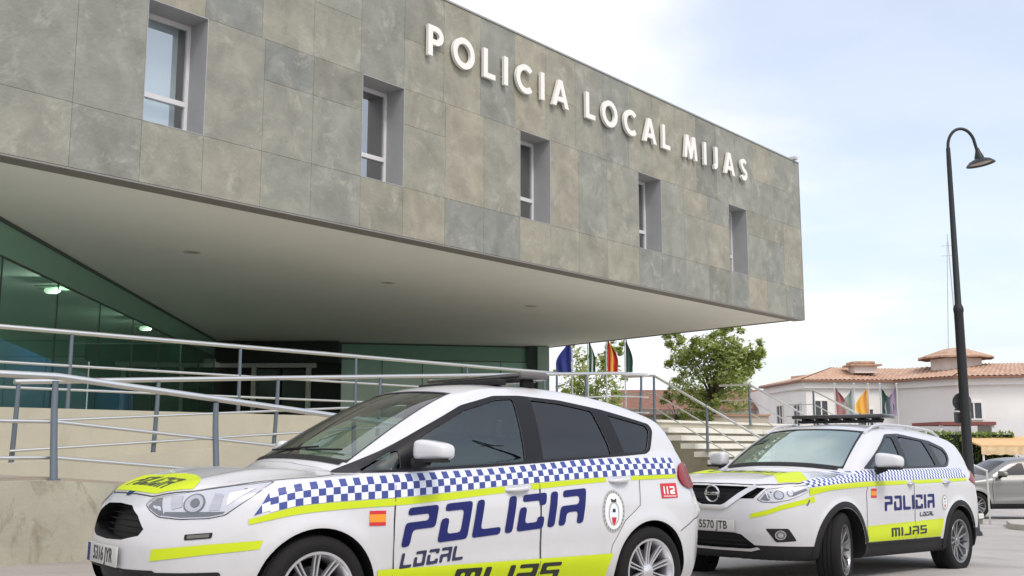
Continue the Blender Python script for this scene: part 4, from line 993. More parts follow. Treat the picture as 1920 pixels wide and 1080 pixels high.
# entrance recess: dark lobby with a portal
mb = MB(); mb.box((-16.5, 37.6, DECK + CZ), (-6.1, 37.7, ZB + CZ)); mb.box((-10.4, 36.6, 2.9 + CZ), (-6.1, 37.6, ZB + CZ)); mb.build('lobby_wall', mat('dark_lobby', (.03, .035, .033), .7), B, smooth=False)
mb = MB(); mb.box((-9.3, 37.3, DECK + CZ), (-9.15, 37.5, 2.75 + CZ)); mb.box((-7.35, 37.3, DECK + CZ), (-7.2, 37.5, 2.75 + CZ)); mb.box((-11.0, 37.25, 2.75 + CZ), (-7.0, 37.5, 3.05 + CZ))
dd_ = mb.build('entrance_door', mat('portal_grey', (.62, .64, .62), .5), B, smooth=False)
mb = MB(); mb.box((-9.13, 37.38, DECK + CZ), (-8.3, 37.42, 2.7 + CZ)); mb.build('door_leaf', glass('door_glass', (.3, .38, .36), 1.5, rough=.3), dd_, smooth=False)
mb = MB(); mb.box((-8.2, 37.38, DECK + CZ), (-7.37, 37.42, 2.7 + CZ)); mb.build('door_leaf', glass('door_glass', (.3, .38, .36), 1.5, rough=.3), dd_, smooth=False)
# rooms behind the long glass wall: floor, back wall, ceiling, blue partition, two lamps
mb = MB(); poly_prism(mb, [(ga.x - .3, ga.y), (gl1.x - .3, gl1.y), (-19, 38), (-17, 12)], DECK - .05, DECK + .01); mb.build('lobby_floor', mat('lobby_floor', (.12, .13, .12), .5), B, smooth=False)
mb = MB(); poly_prism(mb, [(-14.6, 12), (-15.6, 37), (-15.8, 37), (-14.8, 12)], DECK, ZB); mb.build('lobby_back_wall', mat('lobby_green_wall', (.16, .25, .19), .8), B, smooth=False)
mb = MB(); mb.add([(-9.6, 12, DECK + CZ), (-11.2, 31, DECK + CZ), (-11.2, 31, DECK + 1.0 + CZ), (-9.6, 12, 2.75 + CZ), (-9.9, 12, DECK + CZ), (-11.5, 31, DECK + CZ), (-11.5, 31, DECK + 1.0 + CZ), (-9.9, 12, 2.75 + CZ)], [(0, 1, 2, 3), (4, 7, 6, 5), (3, 2, 6, 7), (0, 3, 7, 4), (1, 5, 6, 2)])
mb.build('blue_stair_wall', mat('blue_partition', (.01, .10, .46), .5), B, smooth=False)
for i, (x, y, z) in enumerate(((-10.24, 23.0, 3.35), (-10.59, 30.0, 3.28))):
    mb = MB(); mb.lathe([(0, 0), (.10, 0), (.135, .04), (.12, .10), (0, .10)], 20, 0, lambda a, b, h: (x + a * 1.3, y + b, z + CZ + h)); mb.build('lobby_lamp', mat('lit_lamp', (1, 1, 1), .5, em=((1, .96, .78), 1.5)), B)
    pl = bpy.data.lights.new('lobby_light', 'POINT'); pl.energy = 75; pl.shadow_soft_size = .12; pl.color = (1, .95, .8); po = bpy.data.objects.new('lobby_light', pl); po.location = (x + .35, y, z + CZ - .12); COL.objects.link(po)
    mb = MB(); mb.box((x - .28, y - .28, z + .101 + CZ), (x + .28, y + .28, z + .14 + CZ)); mb.build('lamp_mount', mat('lobby_green_wall', (.16, .25, .19)), B, smooth=False)
# pale green end panel
pe = MB(); pe.box((.95, 38.6, DECK + CZ), (1.38, 38.95, ZB + CZ)); pe.build('end_column', mat('pale_green_panel', (.36, .50, .42), .4), B, smooth=False)
pe = MB(); pe.box((.55, 38.7, DECK + CZ), (.93, 38.9, ZB + CZ)); pe.build('end_post', mat('dark_green_post', (.03, .06, .055), .5), B, smooth=False)
# security lamp on the roof corner
fl = MB(); fl.box((22.65, -.10, ZT + .035), (22.8, .12, ZT + .13), 0, bt, .01); fl.box((22.70, -.02, ZT + .02), (22.74, .02, ZT + .08), 0, bt); o_ = fl.build('floodlight', mat('floodlight_grey', (.5, .5, .5), .4)); tag(o_, 'small grey floodlight on the top right corner of the slate clad wing', 'lamp')

# ---- raised letters ------------------------------------------------
def sign_glyph(c):                               # (outlines, holes, width) at cap height 1
    w = .20
    if c == 'O': return [(ell(.5, .5, .51, .52, 40), [ell(.5, .5, .51 - w, .52 - w, 36)])], 1.0
    if c == 'L': return [([(0, 0), (.58, 0), (.58, w * .9), (w, w * .9), (w, 1), (0, 1)], [])], .58
    if c == 'I': return [([(0, 0), (w, 0), (w, 1), (0, 1)], [])], w
    if c == 'P': return [([(0, 0), (w, 0), (w, .38)] + arc(.36, .69, .32, .31, -90, 90, 14) + [(0, 1)], [[(w, .56)] + arc(.34, .69, .15, .13, -90, 90, 10) + [(w, .82)]])], .68
    if c == 'C': return [(arc(.5, .5, .51, .52, 47, 313, 32) + arc(.5, .5, .51 - w, .52 - w, 313, 47, 28), [])], .88
    if c == 'A': return [([(0, 0), (.225, 0), (.30, .20), (.66, .20), (.735, 0), (.96, 0), (.59, 1), (.37, 1)], [[(.365, .37), (.595, .37), (.48, .71)]])], .96
    if c == 'M': return [([(0, 0), (.20, 0), (.265, .56), (.45, 0), (.61, 0), (.795, .56), (.86, 0), (1.06, 0), (.91, 1), (.70, 1), (.53, .46), (.36, 1), (.15, 1)], [])], 1.06
    if c == 'J': return [([(.20, 1), (.42, 1), (.42, .28)] + arc(.17, .25, .25, .27, 0, -105, 12) + [(.10, .165)] + arc(.13, .27, .075, .09, -90, 0, 6)[1:] + [(.20, .30)], [])], .42
    if c == 'S':
        return [(stroke(arc(.30, .725, .20, .185, 25, 270, 14)[:-1] + arc(.30, .27, .215, .19, 90, -155, 15), w * .92), [])], .60
def sign_letter(c, t0, t1, z0, z1, lab):
    gs, wd = sign_glyph(c); mb = MB(); k = (t1 - t0) / wd
    c0 = fp((t0 + t1) / 2, 0, z0); org = Vector(c0)
    for out, holes in gs: solid(out, holes, .04, .105, lambda u, v, d: tuple(Vector(fp(t0 + u * k, d, z0 + v * (z1 - z0))) - org), mb)
    for u in (.2, .8): mb.tube([tuple(Vector(fp(t0 + (t1 - t0) * (.12 if c in 'LPI' else u * .9), 0, z0 + .3 * (z1 - z0))) - org), tuple(Vector(fp(t0 + (t1 - t0) * (.12 if c in 'LPI' else u * .9), .06, z0 + .3 * (z1 - z0))) - org)], .01, 6) if c in 'LPIMA' else None
    o = mb.build('sign_letter', SIGN, smooth=False); o.location = c0
    tag(o, lab, 'letter', 'raised white letters on the slate facade')
ordn = dict(POLICIA=['first', 'second', 'third', 'fourth', 'fifth', 'sixth', 'seventh'])
def sword(wd, t0, t1, z0, z1, labs):
    ws_ = [sign_glyph(c)[1] for c in wd]; H = z1 - z0; tot = sum(ws_) * H; gap = (t1 - t0 - tot) / (len(wd) - 1); t = t0
    for c, w, lb in zip(wd, ws_, labs):
        sign_letter(c, t, t + w * H, z0, z1, lb); t += w * H + gap
sword('POLICIA', 7.40, 11.64, 7.07, 7.66, ['raised white letter P at the start of POLICIA', 'raised white letter O in POLICIA, next to its P', 'raised white letter L in POLICIA', 'first raised white letter I of POLICIA, after the L', 'raised white letter C in POLICIA', 'second raised white letter I of POLICIA, before the A', 'raised white letter A at the end of POLICIA'])
sword('LOCAL', 12.26, 15.70, 7.07, 7.66, ['raised white letter L that begins LOCAL', 'raised white letter O in LOCAL', 'raised white letter C in LOCAL', 'raised white letter A in LOCAL', 'raised white letter L that ends LOCAL'])
sword('MIJAS', 16.36, 19.62, 7.07, 7.66, ['raised white letter M at the start of MIJAS', 'raised white letter I in MIJAS', 'raised white letter J in MIJAS', 'raised white letter A in MIJAS', 'raised white letter S, last of the whole sign'])

# ---- podium, ramps, stair -----------------------------------------
def w_tag(o, lab, cat): return tag(o, lab, cat)
mb = MB()
pod = [fp(-12, -.45, 0)[:2], fp(12.6, -.45, 0)[:2], fp(12.6, 1.05, 0)[:2], fp(24.5, 1.05, 0)[:2], (18, 46), (-25, 46)]
poly_prism(mb, pod, -3.2, DECK); w_tag(mb.build('entrance_podium', CREAM, smooth=False), 'cream rendered raised podium under the station entrance, behind the ramps', 'podium')
rb = lambda t: min(-.265 + .060 * (t + .1), DECK)      # ramp B surface height from eye
rc = lambda t: -.30 - .088 * max(t + .6, 0)
mb = MB(); V = []
tt = list(np.linspace(-1.0, 12.6, 24))
for t in tt:
    V += [fp(t, -.448, rb(t)), fp(t, 1.02, rb(t)), fp(t, 1.02, rb(t) + .07), fp(t, 1.14, rb(t) + .07), fp(t, 1.14, -3.2), fp(t, -.448, -3.2)]
mb.add(V, [(6 * i + k, 6 * i + (k + 1) % 6, 6 * i + 6 + (k + 1) % 6, 6 * i + 6 + k) for i in range(len(tt) - 1) for k in range(6)] + [tuple(range(6)), tuple(6 * (len(tt) - 1) + k for k in range(6))])
w_tag(mb.build('upper_ramp', CREAM, sharp=20), 'cream rendered upper access ramp rising to the right towards the stair', 'ramp')
mb = MB(); V = []; tt = [-9, -1, -.6] + list(np.linspace(0, 11.5, 20))
for t in tt:
    z = rc(t); V += [fp(t, 1.142 if t > -1.01 else 1.142, z), fp(t, 3.0, z), fp(t, 3.0, z - 3.0), fp(t, 1.142, z - 3.0)]
mb.add(V, [(4 * i + k, 4 * i + (k + 1) % 4, 4 * i + 4 + (k + 1) % 4, 4 * i + 4 + k) for i in range(len(tt) - 1) for k in range(4)] + [(0, 1, 2, 3), tuple(4 * (len(tt) - 1) + k for k in range(4))])
w_tag(mb.build('lower_ramp', PAVE, sharp=20), 'brown paved lower access ramp descending to the right behind the concrete wall', 'ramp')
mb = MB(); poly_prism(mb, [fp(-9, -.448, 0)[:2], fp(-1.002, -.448, 0)[:2], fp(-1.002, 1.14, 0)[:2], fp(-9, 1.14, 0)[:2]], -3, -.302); w_tag(mb.build('ramp_landing', PAVE, smooth=False), 'paved landing where the two access ramps turn', 'landing')
mb = MB(); V = []
for t in tt:
    z = rc(t) + .0; V += [fp(t, 3.002, z - .03), fp(t, 3.28, z - .03), fp(t, 3.28, -3.2), fp(t, 3.002, -3.2)]
mb.add(V, [(4 * i + k, 4 * i + (k + 1) % 4, 4 * i + 4 + (k + 1) % 4, 4 * i + 4 + k) for i in range(len(tt) - 1) for k in range(4)] + [(0, 1, 2, 3), tuple(4 * (len(tt) - 1) + k for k in range(4))])
w_tag(mb.build('ramp_wall', CONC, sharp=20), 'stained cream concrete retaining wall at the pavement, in front of the lower ramp', 'wall')
for t in (-2.6, .55, 3.7, 6.85):                 # casting joints of the wall
    mb = MB(); z = rc(t) - .03; mb.box((t - .006, 3.27, -2.6), (t + .006, 3.2825, z - .01), 0, bt); mb.build('casting_joint', mat('wall_joint_dark', (.16, .14, .10), .9), bpy.data.objects['ramp_wall'], smooth=False)
# railings
def railing(name, lab, path, posts, bars, h=1.0, r=.025, lean=0, out=1, pr=.027):
    root = empty(name, path[0], label=lab, cat='railing', group='stainless steel railings of the ramps and stair'); o0 = Vector(path[0])
    L = lambda p: tuple(Vector(p) - o0)
    for f_, rr_ in bars:
        mb = MB(); mb.tube([L((x, y, z + h * f_)) for x, y, z in path], rr_, 12)
        mb.build('handrail' if f_ > .98 else 'rail_bar', STEEL, root, sharp=60)
    for (x, y, z) in posts:
        mb = MB(); a = Vector((x, y, z)); q = Nn * out * lean
        pts = [a, a + q * .45 + Vector((0, 0, h * .35)), a + q * .8 + Vector((0, 0, h * .7)), a + Vector((0, 0, h * .985)) + q * .9]
        mb.tube([L(p - q * .9) for p in pts], [pr * 1.15, pr * 1.05, pr, pr * .9], 10); mb.tube([L(a - q * .9 + Vector((0, 0, .0))), L(a - q * .9 + Vector((0, 0, .012)))], .06, 16)
        mb.build('post', STD, root, sharp=50)
    return root
BR = [(1.0, .026), (.62, .014), (.38, .014), (.13, .014)]
A = -.55
railing('ramp_railing', 'stainless railing on the podium edge, the highest of the three ramp railings', [fp(t, A, DECK) for t in (-9, 0, 6, 12.2)], [fp(t, A, DECK) for t in (-4.3, -1.7, 1.35, 4.05, 6.4, 9.2, 12.0)], [(1.0, .034), (.56, .019), (.25, .018)], 1.03)
pb = [fp(-.05 + .0, .95, rb(-.05))] + [fp(t, .95, rb(t)) for t in (2, 4, 6, 8, 10, 12.0)]
pbp = [fp(t, .95, rb(t)) for t in (.0, 1.78, 3.65, 5.6, 7.6, 9.7)]
railing('ramp_railing', 'stainless railing of the upper ramp, with outward leaning posts, ending at the stair top', pb + [fp(13.2, .95, DECK)], pbp + [fp(11.0, .95, rb(11.0)), fp(12.95, .95, DECK)], [(1.0, .032), (.53, .017), (.20, .017)], .985, lean=.06, out=1)
pc = [fp(t, 3.10, rc(t)) for t in (-8, -4, -.62, -.55, 1, 3, 5, 7, 9, 11)]
railing('ramp_railing', 'nearest stainless railing, on the concrete wall, flat then sloping down behind the front car', pc, [fp(t, 3.10, rc(t) - .03) for t in (-3.1, -.62, 1.20, 3.2, 5.2, 7.2, 9.2)], [(1.0, .034), (.545, .018), (.19, .018)], .965, r=.03, lean=-.10, out=1, pr=.032)
# stair
mb = MB(); ns = 13; rise = (DECK + 1.68) / ns; tread = .31
for i in range(ns):
    o0, o1 = 1.052 + i * tread, 1.052 + (i + 1) * tread
    mb.box((13.25 + (0 if i < 1 else .0), o0, -3), (21.4, o1, DECK - rise * (i + 1) - .055), 0, bt)
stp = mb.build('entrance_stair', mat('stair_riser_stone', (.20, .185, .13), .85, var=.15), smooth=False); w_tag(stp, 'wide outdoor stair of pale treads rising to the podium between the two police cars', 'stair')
for i in range(ns):
    o0, o1 = 1.052 + i * tread, 1.052 + (i + 1) * tread
    mb = MB(); mb.box((13.25, o0 + .002, DECK - rise * (i + 1) - .053), (21.4, o1 + .035, DECK - rise * (i + 1) + .055), 0, bt, .008); mb.build('tread', mat('tread_stone', (.66, .64, .57), .7, var=.08, vscale=4), stp, smooth=False)
pk = MB(); pk.box((13.25, .75, DECK + .002), (21.4, 1.09, DECK + .055), 0, bt); pk.build('top_nosing', mat('tread_stone', (.5, .5, .44)), stp, smooth=False)
def srail(t, lab, dt=0):
    o_ = [1.05, 1.25, 1.05 + tread * ns]; top = DECK; bot = DECK - rise * ns
    path = [fp(t, .3, top), fp(t, 1.1, top), fp(t, 1.05 + tread * ns, bot)]
    pst = [fp(t, 1.1, top), fp(t, 1.1 + tread * 4, top - rise * 4 + .05), fp(t, 1.1 + tread * 8.5, top - rise * 8.5 + .04), fp(t, 1.0 + tread * 12.6, bot)]
    railing('stair_railing', lab, path, pst, [(1.0, .026), (.62, .014), (.30, .014)], .97)
srail(13.2, 'stainless stair railing sloping down at the left edge of the stair')
srail(17.4, 'middle stainless stair railing halfway along the wide stair')
srail(21.0, 'farthest stainless stair railing, above the light bar of the tall police car')
# planter wall on the podium
mb = MB(); poly_prism(mb, [(3.9, 34.0), (8.3, 34.0), (8.3, 34.35), (3.9, 34.35)], DECK, .93); w_tag(mb.build('planter_wall', mat('pinkish_render', (.48, .42, .36), .85, var=.06), smooth=False), 'low pinkish wall on the podium under the leafy tree', 'wall')
mb = MB(); poly_prism(mb, [(3.85, 33.95), (8.35, 33.95), (8.35, 34.4), (3.85, 34.4)], .93, .99); mb.build('wall_coping', mat('terracotta_coping', (.42, .25, .17), .8), bpy.data.objects['planter_wall'], smooth=False)
def leafmat(name, col):
    m = bpy.data.materials.new(name); m.use_nodes = True; t = m.node_tree; b = t.nodes['Principled BSDF']; b.inputs['Base Color'].default_value = (*col, 1); b.inputs['Roughness'].default_value = .55
    tl = N(t, 'ShaderNodeBsdfTranslucent', i_0=(min(1, col[0] * 1.5), min(1, col[1] * 1.45), col[2] * .9, 1)); mx = N(t, 'ShaderNodeMixShader', i_0=.45)
    t.links.new(b.outputs[0], mx.inputs[1]); t.links.new(tl.outputs[0], mx.inputs[2]); t.links.new(mx.outputs[0], t.nodes['Material Output'].inputs[0]); MATS[name] = m; return m
# ---------------------------------------------------------------- trees, flags, houses, lamps
LEAF = [leafmat('leaf_green_%s' % n, c) for n, c in (('mid', (.29, .37, .11)), ('light', (.43, .50, .22)), ('dark', (.15, .22, .06)), ('pale', (.56, .60, .44)))]
BARK = mat('bark', (.11, .085, .06), .9, var=.2, vscale=8)
def tree(name, x, y, zb, h, cr, cz, lab, cat='tree', n=2600, seed=1, squash=1.0, leaf=.085, trunk=.09, group=None, blobs=13, pale=.10):
    rg = random.Random(seed); root = empty(name, (x, y, zb), label=lab, cat=cat, group=group)
    mb = MB(); cc_ = []
    mb.tube([(0, 0, 0), (.03, .02, h * .3), (-.02, .05, h * .55)], [trunk, trunk * .8, trunk * .6], 8)
    for i in range(blobs):
        a = rg.random() * 6.28; rr = cr * (.25 + .62 * rg.random() ** .6); zz = cz + (rg.random() * 2 - 1) * cr * squash * .75
        k = 1 - .35 * abs(zz - cz) / (cr * squash + .01)
        c = Vector((rr * math.cos(a) * k, rr * math.sin(a) * k, zz)); cc_.append((c, cr * (.24 + .22 * rg.random())))
        m_ = Vector((c.x * .35, c.y * .35, h * .35 + (zz - h * .35) * .45)); mb.tube([(-.01, .03, h * .3 + .2 * rg.random()), tuple(m_), tuple(c)], [trunk * .45, trunk * .3, trunk * .08], 5)
    for i in range(blobs * 2):
        c, r_ = cc_[rg.randrange(len(cc_))]; d = Vector((rg.gauss(0, 1), rg.gauss(0, 1), rg.gauss(.6, .8))).normalized() * (r_ + cr * .28 * rg.random())
        mb.tube([tuple(c), tuple(c + d * .6), tuple(c + d)], [trunk * .12, trunk * .08, trunk * .03], 4); cc_.append((c + d, cr * .10)) 
    mb.build('trunk', BARK, root)
    lf_ = MB()
    for i in range(n):
        c, r_ = cc_[rg.randrange(len(cc_))] if rg.random() < .55 else cc_[rg.randrange(blobs)]
        d = Vector((rg.gauss(0, 1), rg.gauss(0, 1), rg.gauss(0, 1))).normalized() * r_ * rg.random() ** .4; d.z *= .8
        p = c + d; s = leaf * (.6 + .8 * rg.random())
        u = Vector((rg.gauss(0, 1), rg.gauss(0, 1), rg.gauss(0, .6))).normalized(); v = u.cross(Vector((rg.gauss(0, .5), rg.gauss(0, .5), 1))).normalized(); w = u.cross(v) * .12
        q = rg.random(); mi = 3 if q < pale else 1 if q < .38 else 0 if q < .78 else 2
        lf_.add([p - u * s, p + v * s * .42 + w * s, p + u * s, p - v * s * .42 + w * s], [(0, 1, 2, 3)], mi)
    lf_.build('crown', LEAF, root, smooth=False, fix=False); return root
PZ = DECK + CZ
tree('leafy_tree', 6.95, 36.0, PZ, 3.0, 1.72, 1.85, 'leafy green tree with thin outer twigs in front of the white tiled house', n=12500, seed=21, squash=.82, leaf=.085, blobs=34, pale=.16)
tree('leafy_tree', 3.3, 43.5, PZ, 2.8, 1.5, 2.2, 'smaller sparse tree behind the blue and green flags', n=3600, seed=9, leaf=.11, blobs=18)
tree('shrub', 5.2, 33.2, PZ, .9, .62, .75, 'low green shrub at the left end of the planter wall', 'shrub', n=900, seed=12, leaf=.07, trunk=.03, blobs=8)
tree('shrub', 6.3, 33.3, PZ, .7, .50, .55, 'round dark shrub growing in front of the planter wall', 'shrub', n=700, seed=13, leaf=.07, trunk=.03, blobs=7)
def cloth(pts_top, drop, w, cols, x, y, z, seed, root, name='flag'):
    """hanging flag: folds gathered at the pole, widening downwards"""
    rg = random.Random(seed); nu, nv = 18, 16; V = []; mi = []
    for j in range(nv + 1):
        v = j / nv
        for i in range(nu + 1):
            u = i / nu; wid = w * (.28 + .72 * math.sin(min(1, v * 1.25) * math.pi * .62))
            X = u * wid; Y = math.sin(u * 11 + v * 2 + seed) * .055 * (1 - .3 * v); Z = -v * drop * (1 - .22 * u) - u * drop * .22
            V.append((X, Y, Z))
    F_ = [(j * (nu + 1) + i, j * (nu + 1) + i + 1, (j + 1) * (nu + 1) + i + 1, (j + 1) * (nu + 1) + i) for j in range(nv) for i in range(nu)]
    mb = MB(); mb.add(V, F_)
    k = len(cols)
    mb.m = [next(q for q, c in enumerate(cols) if (i + .5) / nu <= c[1]) for j in range(nv) for i in range(nu)]
    o = mb.build('flag', [c[0] for c in cols], None, sharp=0, fix=False); o.location = (x, y, z)
    for p in []: pass
    return o
FB = mat('flag_blue', (.02, .035, .22), .7); FG = mat('flag_green', (.02, .10, .05), .7); FW = mat('flag_white', (.55, .56, .55), .7); FR = mat('flag_red', (.50, .03, .02), .7); FY = mat('flag_yellow', (.75, .42, .05), .7)
FDG = mat('flag_dark_green', (.03, .09, .07), .7); FP = mat('flag_purple_grey', (.28, .22, .33), .7); FBR = mat('flag_dull_red', (.33, .14, .14), .7); FGG = mat('flag_grey_green', (.26, .32, .30), .7); FO = mat('flag_orange', (.66, .34, .08), .7)
POLE = mat('flagpole_white', (.55, .56, .58), .4, metal=.3)
def flagset(items, y, zg, ztop, h, w, grp, seed0, r=.035, lean=0):
    for i, (x, cols, fl_, pl_, sg, *wf) in enumerate(items):
        mb = MB(); mb.tube([(0, 0, 0), (lean * (ztop - zg), 0, ztop - zg)], [r, r * .7], 10); mb.lathe([(0, ztop - zg + .05), (r * 1.4, ztop - zg + .02), (r * 1.4, ztop - zg - .02), (0, ztop - zg - .03)], 10); mb.lathe([(0, 0), (.12, 0), (.12, .03), (0, .03)], 14)
        p = mb.build('flagpole', POLE); p.location = (x, y, zg); tag(p, pl_, 'flagpole', grp + ' poles')
        o = cloth(None, h * (wf[0] > .9 and 1 or .92 if wf else 1), w * sg * (wf[0] if wf else 1), cols, x + lean * (ztop - zg) + (.04 if sg > 0 else -.04), y, ztop - .12, seed0 + i, None)
        o.scale = (1, 1, 1); tag(o, fl_, 'flag', grp)
zf_ = CZ + 4.45
flagset([(2.42, [(FB, 1)], 'dark blue flag hanging limp, leftmost of the flags under the overhang', 'thin pole carrying the dark blue flag', -1),
         (3.05, [(FG, .36), (FW, .62), (FG, 1)], 'green and white striped flag hanging beside the dark blue flag', 'thin pole carrying the green and white flag', 1, .45),
         (3.80, [(FR, .3), (FY, .55), (FR, 1)], 'red and yellow flag hanging between the two green flags', 'thin pole carrying the red and yellow flag', 1, .7),
         (4.55, [(FDG, 1)], 'dark green flag, narrowest one at the right of the red and yellow flag', 'thin pole carrying the dark green flag', 1, .45)], 42.0, PZ, zf_, 1.55, .62, 'flags of the row beside the entrance', 3)
flagset([(13.55, [(FBR, 1)], 'dull red flag at the left of the five faded flags', 'pole of the dull red flag', 1), (14.35, [(FGG, 1)], 'grey green flag between the dull red and the orange flag', 'pole of the grey green flag', -1),
         (14.95, [(FO, .5), (FY, 1)], 'orange and yellow flag in the middle of the five faded flags', 'pole of the orange flag', -1), (15.45, [(FDG, 1)], 'narrow dark green flag in front of the white house', 'pole of the narrow dark green flag', 1),
         (16.15, [(FP, 1)], 'purple grey flag, rightmost of the five faded flags', 'pole of the purple grey flag', -1)], 44.0, gz(15, 44), CZ + 2.55, 1.2, .52, 'faded flags in front of the white house', 20)

# ---- white house with terracotta roofs -------------------------------
HW = mat('house_white_render', (.76, .745, .725), .85, var=.04, vscale=.6); HP = mat('house_pinkish_render', (.70, .64, .60), .85, var=.04)
TILE = mat('terracotta_tiles', (.42, .265, .185), .85, var=.30, vscale=3.5, bump=.3, bscale=6, stain=(1.2, .5, .75, (.52, .41, .32)))
TEDGE = mat('tile_edge', (.25, .13, .09), .9); HDK = mat('house_window_dark', (.06, .07, .08), .2); HFR = mat('house_window_frame', (.74, .73, .71), .5)
H = empty('white_house', (26, 50, gz(26, 50)), label='long white single storey house with terracotta tiled roof and small tiled roof lantern', cat='house'); H.location = (0, 0, 0)
zg = gz(20, 50) - .3
eav = CZ + 3.05
plan = [(13.9, 57.0), (14.3, 51.0), (18.8, 51.5), (20.6, 48.5), (26.0, 47.0), (38.0, 46.0)]
mb = MB(); poly_prism(mb, plan + [(38, 62), (14, 62)], zg - CZ, eav - CZ); mb.build('wall', HW, H, smooth=False)
mb = MB()                                         # cornice band and tiled slope following the plan
def outl(pts, d):
    P = [Vector(p) for p in pts]; o_ = []
    for i, p in enumerate(P):
        a = (p - P[i - 1]).normalized() if i else (P[1] - P[0]).normalized(); b = (P[i + 1] - p).normalized() if i < len(P) - 1 else a
        q = (Vector((a.y, -a.x)) + Vector((b.y, -b.x))).normalized(); o_.append(p + q * d)
    return o_
oe, ie = outl(plan, .50), outl(plan, -3.2); ce = outl(plan, .22)
V = [(p.x, p.y, eav - .30) for p in ce] + [(p.x, p.y, eav) for p in ce] + [(*p, eav - .30) for p in plan]; n = len(plan)
mb.add(V, [(i, i + 1, n + i + 1, n + i) for i in range(n - 1)] + [(2 * n + i, 2 * n + i + 1, i + 1, i) for i in range(n - 1)]); mb.build('cornice', HFR, H, smooth=False)
mb = MB(); V = [(p.x, p.y, eav) for p in oe] + [(p.x, p.y, eav + .09) for p in oe]; mb.add(V + [(p.x, p.y, eav) for p in ce], [(i, i + 1, n + i + 1, n + i) for i in range(n - 1)] + [(i, i + 1, 2 * n + i + 1, 2 * n + i) for i in range(n - 1)]); mb.build('eave_edge', TEDGE, H, smooth=False)
mb = MB()
for i in range(n - 1):                            # corrugated tile courses
    a0, a1, b0, b1 = oe[i], oe[i + 1], ie[i], ie[i + 1]; L_ = (a1 - a0).length; k = max(2, int(L_ / .115)); V = []
    for r_ in range(9):
        f_ = r_ / 8
        for j in range(k + 1):
            u = j / k; p = (a0 * (1 - u) + a1 * u) * (1 - f_) + (b0 * (1 - u) + b1 * u) * f_
            V.append((p.x, p.y, eav + .095 + f_ * .78 + (.045 if j % 2 else 0) + .0))
    mb.add(V, [(r_ * (k + 1) + j, r_ * (k + 1) + j + 1, (r_ + 1) * (k + 1) + j + 1, (r_ + 1) * (k + 1) + j) for r_ in range(8) for j in range(k)])
mb.build('tiled_roof', TILE, H, smooth=False)
mb = MB(); poly_prism(mb, [(p.x, p.y) for p in ie] + [(36, 60), (16, 60)], eav - CZ, eav - CZ + .86); mb.build('roof_top', TILE, H, smooth=False)
def pyramid(cx, cy, r0, z0, zt, nm, wallr=0, wz=0):
    mb = MB()
    if wallr: mb.lathe([(wallr, z0 - wz), (wallr, z0)], 8, 0, lambda x, y, h: (cx + x, cy + y, h)); mb.build('lantern_wall', HP, H, sharp=20); mb = MB()
    mb.lathe([(r0, z0), (r0, z0 + .08), (r0 * .3, zt - .1), (0, zt)], 24, 0, lambda x, y, h: (cx + x, cy + y, h + (.03 if int(round(math.atan2(y, x) * 24 / 6.283)) % 2 else 0)))
    return mb.build(nm, TILE, H, sharp=15)
pyramid(21.9, 51.5, 1.75, CZ + 4.18, CZ + 4.78, 'lantern_roof', 1.25, .9)
mb = MB(); mb.box((17.0, 51.8, eav + .5), (18.1, 52.8, eav + .85)); ch = mb.build('chimney', HP, H, smooth=False)
mb = MB(); mb.box((16.75, 51.6, eav + .85), (18.3, 53.0, eav + .93)); mb.box((16.9, 51.7, eav + .93), (18.0, 52.9, eav + 1.08), 0, None, .05); mb.build('chimney_cap', TILE, ch, smooth=False)
def hwin(p, q, u0, u1, z0, z1, split=1, sh=0):
    p, q = Vector(p), Vector(q); t = (q - p).normalized(); nn_ = Vector((t.y, -t.x))
    tr = lambda u, v, z: ((p + t * u + nn_ * v).x, (p + t * u + nn_ * v).y, z)
    mb = MB(); fw = .07
    for b in (((u0, .0, z0), (u0 + fw, .08, z1)), ((u1 - fw, 0, z0), (u1, .08, z1)), ((u0 + fw, 0, z0), (u1 - fw, .08, z0 + fw)), ((u0 + fw, 0, z1 - fw), (u1 - fw, .08, z1)), (((u0 + u1) / 2 - .03, .0, z0 + fw), ((u0 + u1) / 2 + .03, .07, z1 - fw))): mb.box(*b, 0, tr)
    f_ = mb.build('window', HFR, H, smooth=False); mb = MB(); mb.box((u0 + fw, .0, z0 + fw), (u1 - fw, .03, z1 - fw), 0, tr); mb.build('pane', HDK, f_, smooth=False)
hwin(plan[0], plan[1], 1.6, 2.6, CZ + .8, CZ + 2.1); hwin(plan[0], plan[1], 4.3, 5.3, CZ + .8, CZ + 2.1)
hwin(plan[1], plan[2], .35, 1.1, CZ + .7, CZ + 2.2); hwin(plan[1], plan[2], 2.6, 3.4, CZ + .9, CZ + 1.8)
hwin(plan[3], plan[4], .28, 1.05, CZ + 1.15, CZ + 2.0); hwin(plan[4], plan[5], 2.6, 3.6, CZ + .9, CZ + 1.9)
mb = MB(); mb.tube([(21.6, 50.5, CZ + 4.4), (21.45, 50.5, CZ + 10.3)], [.035, .02], 6)
for z in (9.2, 9.7): mb.tube([(21.1, 50.5, CZ + z), (21.85, 50.5, CZ + z + .05)], .015, 5)
mb.tube([(21.15, 50.5, CZ + 4.5), (21.42, 50.5, CZ + 9.9)], .02, 5); tag(mb.build('aerial_mast', mat('mast_grey', (.45, .46, .48), .5)), 'thin grey aerial mast above the roof lantern of the white house', 'mast')
